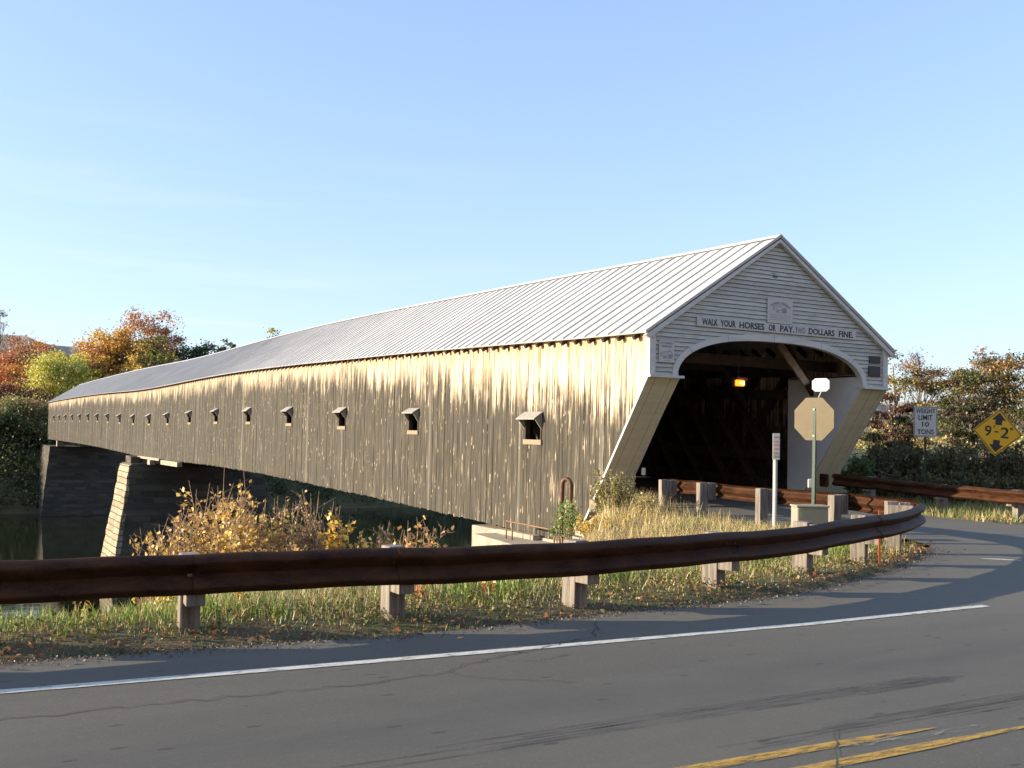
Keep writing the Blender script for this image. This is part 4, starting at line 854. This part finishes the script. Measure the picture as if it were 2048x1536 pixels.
tpx("tall red-orange tree whose top overlaps the ridge", 92, 672, 70, 192, RED + ORA, 2, 7000, group=G1, cbase=.15)
tpx("broad red maple at the left end of the far bank", 25, 690, 110, 186, RED, 3, 8000, group=G1, cbase=.1)
tpx("orange maple low between the red and the yellow-green crowns", 40, 735, 90, 176, ORA + RED, 4, 6000, group=G1, cbase=.1)
tpx("dark maroon tree below the orange crowns", 40, 776, 120, 168, MAR, 5, 7000, group=G1, cbase=.1)
tpx("pale yellow-green willow beside the far end of the roof", 138, 696, 108, 172, YG, 6, 10000, group=G1, cbase=.1)
tpx("yellow-green tree with a pointed top behind the willow", 182, 688, 66, 184, YG + GOLD, 7, 6000, group=G1, cbase=.1)
tpx("rust-brown oak between the yellow-green and the golden crowns", 212, 672, 90, 180, RUST + GOLD, 8, 8000, group=G1, cbase=.1)
tpx("golden-orange tree left of the tallest rusty crown", 250, 655, 75, 178, ORA + GOLD, 9, 9000, group=G1, cbase=.1)
tpx("tallest rusty see-through tree above the roof", 302, 617, 110, 188, RUST + [(.48, .26, .12)], 10, 6500, ncl=90, group=G1, cbase=.2, spread=.09)
tpx("green and gold tree in front of the tallest rusty crown", 300, 672, 84, 176, OLI + GOLD, 11, 7000, group=G1, cbase=.1)
tpx("dark evergreen poking up behind the roof", 412, 674, 92, 190, DKG, 12, 6000, group=G1, cbase=.2)
tpx("small dark tree right of the evergreen", 445, 680, 36, 192, DKG + OLI, 13, 1500, group=G1, cbase=.4)
tpx("olive-yellow treetop just showing over the ridge of the roof", 541, 656, 50, 185, OLI + YG, 14, 3000, group=G1, cbase=.3)
tpx("tiny greenish treetop touching the roof ridge", 612, 649, 34, 185, OLI + GOLD, 15, 2000, group=G1, cbase=.4)
tpx("yellow-green bushy tree low on the bank by the far portal", 60, 796, 84, 158, [(.30, .30, .07), (.22, .24, .06), (.36, .32, .09)], 16, 5000, group=G1, cbase=.15, ncl=34, spread=.15)
tpx("dark olive tree overhanging the water at the far bank", 18, 806, 100, 152, OLI + [(.26, .14, .06)], 17, 5000, group=G1, cbase=.2, ncl=34, spread=.14)
tpx("brownish tree low at the waterline", 76, 850, 60, 150, OLI + [(.24, .16, .07)], 18, 3000, group=G1, cbase=.1, ncl=26, spread=.15)
tpx("deep green bank tree at the left edge of the water", -20, 830, 100, 148, DKG + OLI, 19, 4000, group=G1, cbase=.15, ncl=30, spread=.15)
G2 = "trees right of the bridge"
kwr = dict(group=G2, ls=.065, spread=.125, layered=.8, ncl=30)
tpx("orange and yellow topped oak just right of the gable", 1790, 702, 120, 58, [(.40, .2, .07), (.45, .32, .07), (.09, .11, .03), (.08, .10, .035), (.07, .085, .03)], 31, 4200, cbase=.3, tr=.13, **kwr)
tpx("tall thin dark tree behind the weight limit sign", 1850, 735, 110, 62, [(.13, .12, .05), (.20, .14, .07), (.10, .12, .045)], 32, 3570, cbase=.35, tr=.12, **kwr)
tpx("olive-crowned tree in the middle of the right-hand row", 1912, 716, 120, 56, OLI + [(.16, .09, .05)], 33, 4620, cbase=.35, tr=.14, **kwr)
tpx("dark tree filling behind the olive crown", 1965, 745, 110, 60, [(.10, .11, .045), (.19, .13, .07), (.12, .12, .05)], 34, 3570, cbase=.25, tr=.12, **kwr)
tpx("orange-topped tree at the right edge above the yellow diamond", 2012, 702, 130, 57, [(.40, .21, .08), (.30, .17, .07), (.09, .11, .04), (.42, .27, .1), (.08, .09, .03)], 35, 4620, cbase=.4, tr=.14, **kwr)
tpx("brown-green tree cut by the right edge of the picture", 2075, 722, 130, 54, [(.18, .13, .05), (.09, .10, .035)], 36, 3780, cbase=.3, tr=.14, **kwr)
tpx("rusty oak standing just past the right edge of the picture", 2165, 715, 130, 58, OLI + RUST, 45, 4200, cbase=.35, tr=.13, **kwr)
tpx("olive tree farther past the right edge of the picture", 2260, 725, 140, 56, OLI, 46, 4200, cbase=.35, tr=.13, **kwr)
tpx("tree with twisted pale limbs left of the diamond sign", 1945, 780, 110, 50, [(.10, .07, .04), (.08, .085, .03)], 37, 4500, cbase=.3, tr=.15, **kwr)
tpx("small dark tree tucked against the portal corner", 1782, 790, 90, 48, [(.06, .075, .03), (.12, .06, .035)], 38, 5000, cbase=.2, tr=.1, **kwr)
tpx("leafless pinkish treetop rising over the right-hand row", 1838, 694, 80, 66, [(.35, .28, .24)], 39, 500, sparse=True, cbase=.6, tr=.06, group=G2, ls=.07, ncl=40)
tpx("second bare treetop, above the olive crown's right shoulder", 1968, 696, 50, 64, [(.40, .26, .20)], 40, 700, sparse=True, cbase=.6, tr=.06, group=G2, ls=.07, ncl=30)
# far shore right of the bridge, seen between the trunks
L = []; rg = np.random.default_rng(50)
for i in range(260):
    x = rg.uniform(60, 420); y = 150 + rg.uniform(0, 60); r_ = rg.uniform(3, 7); zt_ = rg.uniform(0, 4.5); n = 110; L.append(np.array([x, y, zt_ - 4]) + rg.normal(size=(n, 3)) * [r_ * .5, r_ * .5, 3.2])
fw = leaves("far_woods", np.concatenate(L), .5, GOLD + RUST + OLI + YG, M['leaf'], seed=51); tag(fw, "golden and rusty woods on the far shore, seen between the right-hand trunks", "woods", kind="stuff")

def shrub(label, base, H, spread, nst, nleaf, lsize, pal, seed, lean=(0, 0), name="shrub", stem=.012, group=None, cat="shrub", top=0., lf=(.25, 1.), twigs=4, upright=.5):
    rg = np.random.default_rng(seed); base = Vector(base); e = empty(name, base, label, cat, group); b = MB(); L = []
    for i in range(nst):
        a = rg.uniform(0, 2 * math.pi); k = rg.uniform(0.15, 1) * spread; h = H * rg.uniform(.55, 1.0); tip = Vector((math.cos(a) * k + lean[0] * h, math.sin(a) * k + lean[1] * h, h)); root = Vector((math.cos(a), math.sin(a), 0)) * spread * (1 - upright) * rg.uniform(0, .8)
        P = [root + (tip - root) * t + Vector((math.cos(a), math.sin(a), 0)) * spread * .18 * math.sin(t * 3.1) + RV(rg, .03 * H * t) for t in np.linspace(0, 1, 6)]; P[0].z = -.15
        b.tube(P, [stem * (1 - .8 * t) for t in np.linspace(0, 1, 6)], 5); pts = [(P, h)]
        for _ in range(twigs):
            t = float(rg.uniform(.3, .9)); j = t * 5; a0 = P[int(j)].lerp(P[min(5, int(j) + 1)], j - int(j)); d = RV(rg, 1.); d.z = abs(d.z) * .8 + .3; d = d.normalized() * float(h * rg.uniform(.12, .28)); T = [a0, a0 + d * .5 + RV(rg, .02), a0 + d]; b.tube(T, [stem * .4, stem * .3, stem * .15], 4); pts.append((T, h))
        tot = sum(len(p[0]) for p in pts)
        for T, _h in pts:
            m_ = int(nleaf / nst * len(T) / tot)
            for _ in range(m_):
                t = rg.uniform(lf[0] if len(T) > 3 else .1, lf[1]) * (len(T) - 1); q = T[int(t)].lerp(T[min(len(T) - 1, int(t) + 1)], t - int(t)); L.append(np.array(q) + rg.normal(size=3) * lsize * .9)
    b.build("stems", M['twig'], e)
    if L: leaves("foliage", np.array(L), lsize, pal, M['leaf'], e, seed=seed, aspect=.75)
    return e
def spx(label, x, ytop, ybase, D, wpx, **kw):
    if kw.get('group') == GB: kw['nleaf'] = int(kw['nleaf'] * .9); kw['lf'] = (.12, .88); kw['nst'] = int(kw['nst'] * 1.5); kw['lsize'] *= .8; kw['twigs'] = 6
    top = px(x, ytop, D); bs = px(x, ybase, D); H = top.z - bs.z; return shrub(label, (bs.x, bs.y, bs.z), H, wpx / 2 / FPX * D, **kw)
BU = [(.72, .50, .10), (.66, .44, .12), (.80, .62, .18), (.42, .28, .13), (.52, .36, .16)]; DRY = [(.38, .26, .17), (.45, .32, .2), (.30, .19, .12)]
GB = "golden shrubs behind the near guardrail"
spx("golden-leaved shrub next to the sunlit pier, lowest of the bank shrubs", 315, 1035, 1215, 13.5, 120, nst=14, nleaf=520, lsize=.042, pal=BU, seed=61, group=GB)
spx("tall golden shrub reaching up to the siding's lower edge", 425, 935, 1215, 14.5, 170, nst=24, nleaf=1000, lsize=.044, pal=BU, seed=62, group=GB)
spx("densest yellow shrub right of the tallest one", 500, 975, 1210, 14.0, 190, nst=26, nleaf=1500, lsize=.044, pal=BU, seed=63, group=GB)
spx("twiggy half-bare shrub with dry curled leaves", 575, 985, 1200, 14.8, 150, nst=22, nleaf=650, lsize=.034, pal=DRY + BU[:1], seed=64, group=GB)
spx("narrow upright sapling with bright yellow leaves", 668, 1010, 1200, 14.0, 46, nst=7, nleaf=330, lsize=.05, pal=[(.66, .45, .06), (.6, .38, .05)], seed=65, group=GB)
spx("low dry brown shrub left of the yellow sapling", 618, 1020, 1200, 14.5, 120, nst=20, nleaf=700, lsize=.034, pal=DRY, seed=66, group=GB)
spx("sparse low shrub with a few yellow leaves between two saplings", 728, 1050, 1200, 14.2, 120, nst=16, nleaf=520, lsize=.04, pal=BU, seed=67, group=GB)
spx("pinkish-brown leaved sapling with bare tips before the dark gap", 838, 1040, 1190, 13.6, 90, nst=14, nleaf=420, lsize=.048, pal=[(.6, .36, .2), (.5, .26, .1), (.62, .45, .14)], seed=68, group=GB)
spx("thin bare sapling with only a few leaves", 765, 1040, 1190, 14.2, 30, nst=4, nleaf=50, lsize=.038, pal=DRY, seed=69, group=GB)
spx("slender bare-stemmed shrub left of the tall golden one", 365, 1005, 1210, 14.0, 80, nst=9, nleaf=260, lsize=.04, pal=BU + DRY, seed=70, group=GB)
spx("low golden shrub filling the foot of the bank under the rail", 560, 1090, 1230, 13.0, 230, nst=24, nleaf=1000, lsize=.04, pal=BU, seed=71, group=GB)
spx("low leafy shrub under the rail by the pier", 330, 1130, 1240, 12.4, 150, nst=16, nleaf=520, lsize=.038, pal=BU, seed=72, group=GB)
spx("small green-leaved bush around the vent pipe", 1128, 1000, 1088, 22.6, 66, nst=16, nleaf=520, lsize=.034, pal=[(.20, .32, .08), (.28, .38, .12), (.14, .24, .06)], seed=73)
spx("feathery olive bush against the slanted jamb foot", 1232, 935, 1060, 21.6, 110, nst=40, nleaf=2600, lsize=.028, pal=[(.22, .22, .07), (.30, .27, .09), (.17, .19, .06)], seed=74, upright=.7)
spx("bright yellow goldenrod clump below the pale block", 1212, 1028, 1090, 19.6, 150, nst=50, nleaf=3400, lsize=.024, pal=[(.62, .44, .06), (.55, .42, .12), (.5, .36, .1)], seed=75, upright=.7)
spx("olive weed growing at the first approach post", 1290, 985, 1060, 20.8, 60, nst=18, nleaf=800, lsize=.024, pal=[(.3, .27, .1), (.4, .33, .13)], seed=76, upright=.8)
# little red-leaved seedlings in the verge
for i, (x, y, lab, c_) in enumerate(((838, 1238, "red-orange leaved seedling at the verge between two guardrail posts", (.55, .09, .03)), (975, 1215, "taller seedling with dull red and yellow leaves in the verge", (.36, .10, .03)), (470, 1245, "brown-orange seedling beside the post in front of the golden shrubs", (.45, .16, .03)), (1152, 1205, "small red seedling at the foot of a shaded post", (.45, .09, .04)), (330, 1240, "yellow-leaved seedling at a post foot near the pier", (.5, .42, .04)), (160, 1290, "rusty creeping seedling near the left end of the verge", (.35, .1, .03)))):
    q = px(x, y, 8.35 + .0018 * x); spx_b = (q.x, q.y, float(gh(q.x, q.y))); shrub(lab, spx_b, .26 if i != 5 else .15, .10, 5, 46, .022, [c_, tuple(v * .7 for v in c_), (.5, .28, .04)], 80 + i, stem=.004, name="seedling", cat="seedling", group="seedlings in the verge", twigs=2)
# brush covering the far bank down to the water
rg = np.random.default_rng(41); L = []
for i in range(520):
    x = rg.uniform(-45, 70); y = rg.uniform(131, 146); g_ = float(gh(x, y)); r_ = rg.uniform(.7, 2.6) ** 1.1; n = 110; L.append(np.array([x, y, g_ + r_ * .5]) + rg.normal(size=(n, 3)) * [r_ * .7, r_ * .7, r_ * .75])
fb = leaves("bank_undergrowth", np.concatenate(L), .22, OLI[:3] + DKG + DKG + [(.16, .12, .05)], M['leaf'], seed=42); tag(fb, "dark tangled brush covering the far river bank down to the water", "undergrowth", kind="stuff")
# underbrush right of the bridge
OB = [(.05, .065, .02), (.075, .08, .025), (.10, .075, .03), (.14, .12, .04)]
GU = "underbrush beyond the right guardrail"
for i, (x, yt_, D, wp, lab, pal_) in enumerate(((1712, 905, 31, 60, "broad-leaved green bush beside the portal's right jamb", [(.12, .18, .05), (.08, .12, .03)]), (1765, 872, 33, 100, "dark bush under the small corner tree", OB), (1815, 885, 32, 90, "dark bush left of the weight limit post", OB), (1868, 880, 34, 90, "olive bush behind the weight limit post", OB + OLI), (1915, 890, 31, 90, "dark bush midway between the two road signs", OB), (1965, 885, 33, 90, "dark bush left of the diamond sign's post", OB), (2015, 880, 31, 100, "brown-green bush behind the diamond sign's post", OB + [(.2, .1, .04)]), (2070, 880, 30, 110, "dark bush cut by the right edge of the picture", OB), (1790, 935, 29, 110, "low dark bush right behind the shaded guardrail", OB), (1885, 945, 28.5, 120, "low weedy bush behind the middle of the far guardrail", OB), (1980, 945, 28, 120, "low weedy bush at the foot of the diamond sign", OB), (2060, 950, 27.5, 100, "low weedy bush at the right end of the far guardrail", OB))):
    top = px(x, yt_, D); gz = float(gh(top.x, top.y)); gz = min(gz, -.1); shrub(lab, (top.x, top.y, gz), top.z - gz, wp / 2 / FPX * D * 1.15, 34, 3600 if i < 8 else 2200, .047, pal_, 100 + i, group=GU, stem=.014, lf=(.05, 1.), twigs=5)

# ------------------------------------------------------------------ grass and litter
def blades(name, P, Hh, Wd, pal, seed, label, bend=.45):
    rg = np.random.default_rng(seed); n = len(P); a = rg.uniform(0, 2 * math.pi, n); f = rg.uniform(0, 2 * math.pi, n); w_ = (Wd * rg.uniform(.7, 1.3, n))[:, None]; h = Hh[:, None]; side = np.stack([np.cos(f), np.sin(f), 0 * f], 1); ld = np.stack([np.cos(a), np.sin(a), 0 * a], 1); bd = (bend * rg.uniform(.1, 1.3, n))[:, None]; up_ = np.array([0, 0, 1.])
    m1 = P + up_ * h * .55 + ld * h * bd * .35; tp = P + up_ * h * (1 - .25 * bd) + ld * h * bd
    V = np.stack([P - side * w_, P + side * w_, m1 + side * w_ * .75, m1 - side * w_ * .75, tp], 1).reshape(-1, 3)
    base = np.arange(n)[:, None] * 5; L = (base + np.array([[0, 1, 2, 3, 3, 2, 4]])).ravel().astype('i'); st = (np.arange(n)[:, None] * 7 + np.array([[0, 4]])).ravel().astype('i')
    pal = np.array(pal); k = rg.integers(0, len(pal), n); c_ = np.clip(pal[k] * rg.uniform(.7, 1.35, (n, 1)), 0, 1)
    o = fast_mesh(name, V, 5, c_, M['blade'], faces=(L, st)); tag(o, label, "grass", kind="stuff"); return o
def scatter(n, x0, x1, y0, y1, seed, cond):
    rg = np.random.default_rng(seed); X = rg.uniform(x0, x1, n); Y = rg.uniform(y0, y1, n); k = cond(X, Y, rg); X = X[k]; Y = Y[k]; return np.stack([X, Y, gh(X, Y) - .01], 1), rg
ex = [p[0] for p in edge]; ey = [p[1] for p in edge]
EDX = np.array(ex[:13]); EDY = np.array(ey[:13])
LX = np.array([.75, .6, .1, -.2, -.15, .0][::-1]); LYv = np.array([2.3, 0, -1.8, -3.4, -5, -6.4][::-1])
def offroad(X, Y, m_=.0):                 # True on the island side of the pavement
    a = Y > np.interp(X, EDX, EDY) + m_; b2 = X < np.interp(Y, LYv, LX) - m_; return a & (b2 | (Y < -6.4)) & (X < .8)
def crest(X): return np.interp(X, CX, CY)
GR = [(.13, .24, .03), (.19, .31, .045), (.26, .36, .07), (.30, .34, .10)]; ST = [(.48, .37, .17), (.56, .44, .22), (.38, .28, .13), (.62, .52, .30)]
P_, rg = scatter(150000, -17, 0, -11.3, 0, 1, lambda X, Y, g: offroad(X, Y, .12) & (Y < crest(X) + np.where(X < -11, .7, 1.6)) & (g.random(len(X)) < .25 + .75 * sstep(0.1, 1.0, Y - np.interp(X, EDX, EDY))))
d_ = P_[:, 1] - np.interp(P_[:, 0], EDX, EDY); pn = vnoise(P_[:, 0] * 1.1, P_[:, 1] * 1.1, 9)
green = rg.random(len(P_)) < (.30 + .62 * sstep(.38, .62, pn) * sstep(.3, 1.3, d_)) * (1 - .8 * sstep(-7.5, -5.5, P_[:, 1]))
hh_ = (.035 + .13 * sstep(.2, 1.6, d_) * (1 - .45 * sstep(-11.5, -12.6, P_[:, 0]))) * rg.uniform(.35, 1.9, len(P_)) * (.7 + .7 * pn)
blades("grass", P_[green], hh_[green], .0045, GR, 2, "green tufts of grass on the verge inside the guardrail"); blades("dry_grass", P_[~green], hh_[~green] * .95, .004, ST + [(.22, .15, .07)], 3, "short straw-coloured grass on the verge", .7)
P_, rg = scatter(60000, -7, .4, -8.5, 2.2, 4, lambda X, Y, g: offroad(X, Y, .25) & (Y < crest(X) + .25) & (g.random(len(X)) < .15 + .85 * sstep(.35, .6, vnoise(X * .9, Y * .9, 12)) * sstep(-7.5, -3.5, Y)))
hh_ = rg.uniform(.12, .5, len(P_)) * (.5 + .85 * sstep(-6, -1, P_[:, 1])); k_ = rg.random(len(P_)) < .42
P_, hh_ = P_[k_], hh_[k_]
blades("tall_dry_grass", P_, hh_, .005, ST + [(.70, .52, .16), (.62, .46, .18), (.40, .35, .12)], 5, "tall pale seed grass between the bridge and the guardrail posts", .35)
# far-left fringe at the water side
P_, rg = scatter(26000, -16, -9, -9.5, -5.5, 6, lambda X, Y, g: (np.abs(Y - crest(X)) < .8)); hh_ = rg.uniform(.03, .14, len(P_)); blades("bank_grass", P_, hh_, .0035, ST + [(.42, .30, .24), (.3, .3, .12)], 7, "wispy dry grass along the top of the river bank", .6)
P_, rg = scatter(40000, 5.6, 22, -11, 3, 8, lambda X, Y, g: (Y > np.interp(X, [5.5, 6.1, 7.6, 9.6, 12.5, 17, 25], [-4.2, -5.2, -6.9, -8.6, -10.2, -11.1, -11.3]) + .1) & (X > np.interp(Y, [-5, -3, 2.3], [5.6, 5.8, 7.7]) + .1)); hh_ = rg.uniform(.08, .35, len(P_)); blades("verge_grass", P_, hh_, .007, GR + ST + OLI, 9, "weedy grass on the far verge of the approach", .5)
# fallen leaves
rg = np.random.default_rng(21); n = 1700; X = rg.uniform(-16, 0, n); e_ = np.interp(X, EDX, EDY); Y = e_ + rg.gamma(1.6, .33, n) - .12; Y = np.where(rg.random(n) < .03, e_ - rg.uniform(0, .9, n), Y); Z = np.where(Y > e_, gh(X, Y) + rg.uniform(.005, .07, n), .012)
fl = leaves("fallen_leaves", np.stack([X, Y, Z], 1), .024, [(.22, .10, .04), (.30, .15, .05), (.16, .09, .045), (.42, .28, .12), (.30, .09, .04), (.12, .07, .04)], M['leaf'], flat=1.2, seed=22, aspect=.7); tag(fl, "orange and brown fallen leaves along the edge of the road", "fallen leaves", kind="stuff")
n = 900; X = rg.uniform(5.5, 20, n); e_ = np.interp(X, [5.5, 6.1, 7.6, 9.6, 12.5, 17, 25], [-4.2, -5.2, -6.9, -8.6, -10.2, -11.1, -11.3]); Y = e_ + rg.normal(size=n) * .25 + .1; fl2 = leaves("fallen_leaves", np.stack([X, Y, np.full(n, .02)], 1), .035, [(.55, .36, .14), (.45, .25, .1)], M['leaf'], flat=1.2, seed=23); tag(fl2, "pale fallen leaves along the far edge of the approach", "fallen leaves", kind="stuff")
# low verge plants: small leafy ground cover hugging the soil
rg = np.random.default_rng(31); n = 13000; X = rg.uniform(-16, 0, n); e_ = np.interp(X, EDX, EDY); Y = e_ + rg.gamma(2.0, .5, n) + .1; k_ = vnoise(X * 2.3, Y * 2.3, 15) > .45; X, Y = X[k_], Y[k_]; Z = gh(X, Y) + rg.uniform(.01, .10, len(X))
gc = leaves("ground_cover", np.stack([X, Y, Z], 1), .016, [(.08, .12, .025), (.12, .15, .03), (.20, .14, .05), (.3, .22, .06)], M['leaf'], flat=.5, seed=32); tag(gc, "low leafy weeds hugging the soil near the road edge", "weeds", kind="stuff")

# gritty debris where pavement meets turf
rg = np.random.default_rng(61); n = 5200; X = rg.uniform(-16, 0, n); e_ = np.interp(X, EDX, EDY); off = rg.normal(size=n) * .10 + .02; Y = e_ + off; Z = np.where(Y > e_ + .02, gh(X, Y) + .006, -.094)
gv = leaves("gravel", np.stack([X, Y, Z], 1), .010, [(.16, .14, .11), (.24, .21, .17), (.10, .085, .065), (.12, .08, .05)], M['leaf'], flat=.6, seed=62, aspect=.9); tag(gv, "loose grit and crumbs along the broken pavement edge", "gravel", kind="stuff")
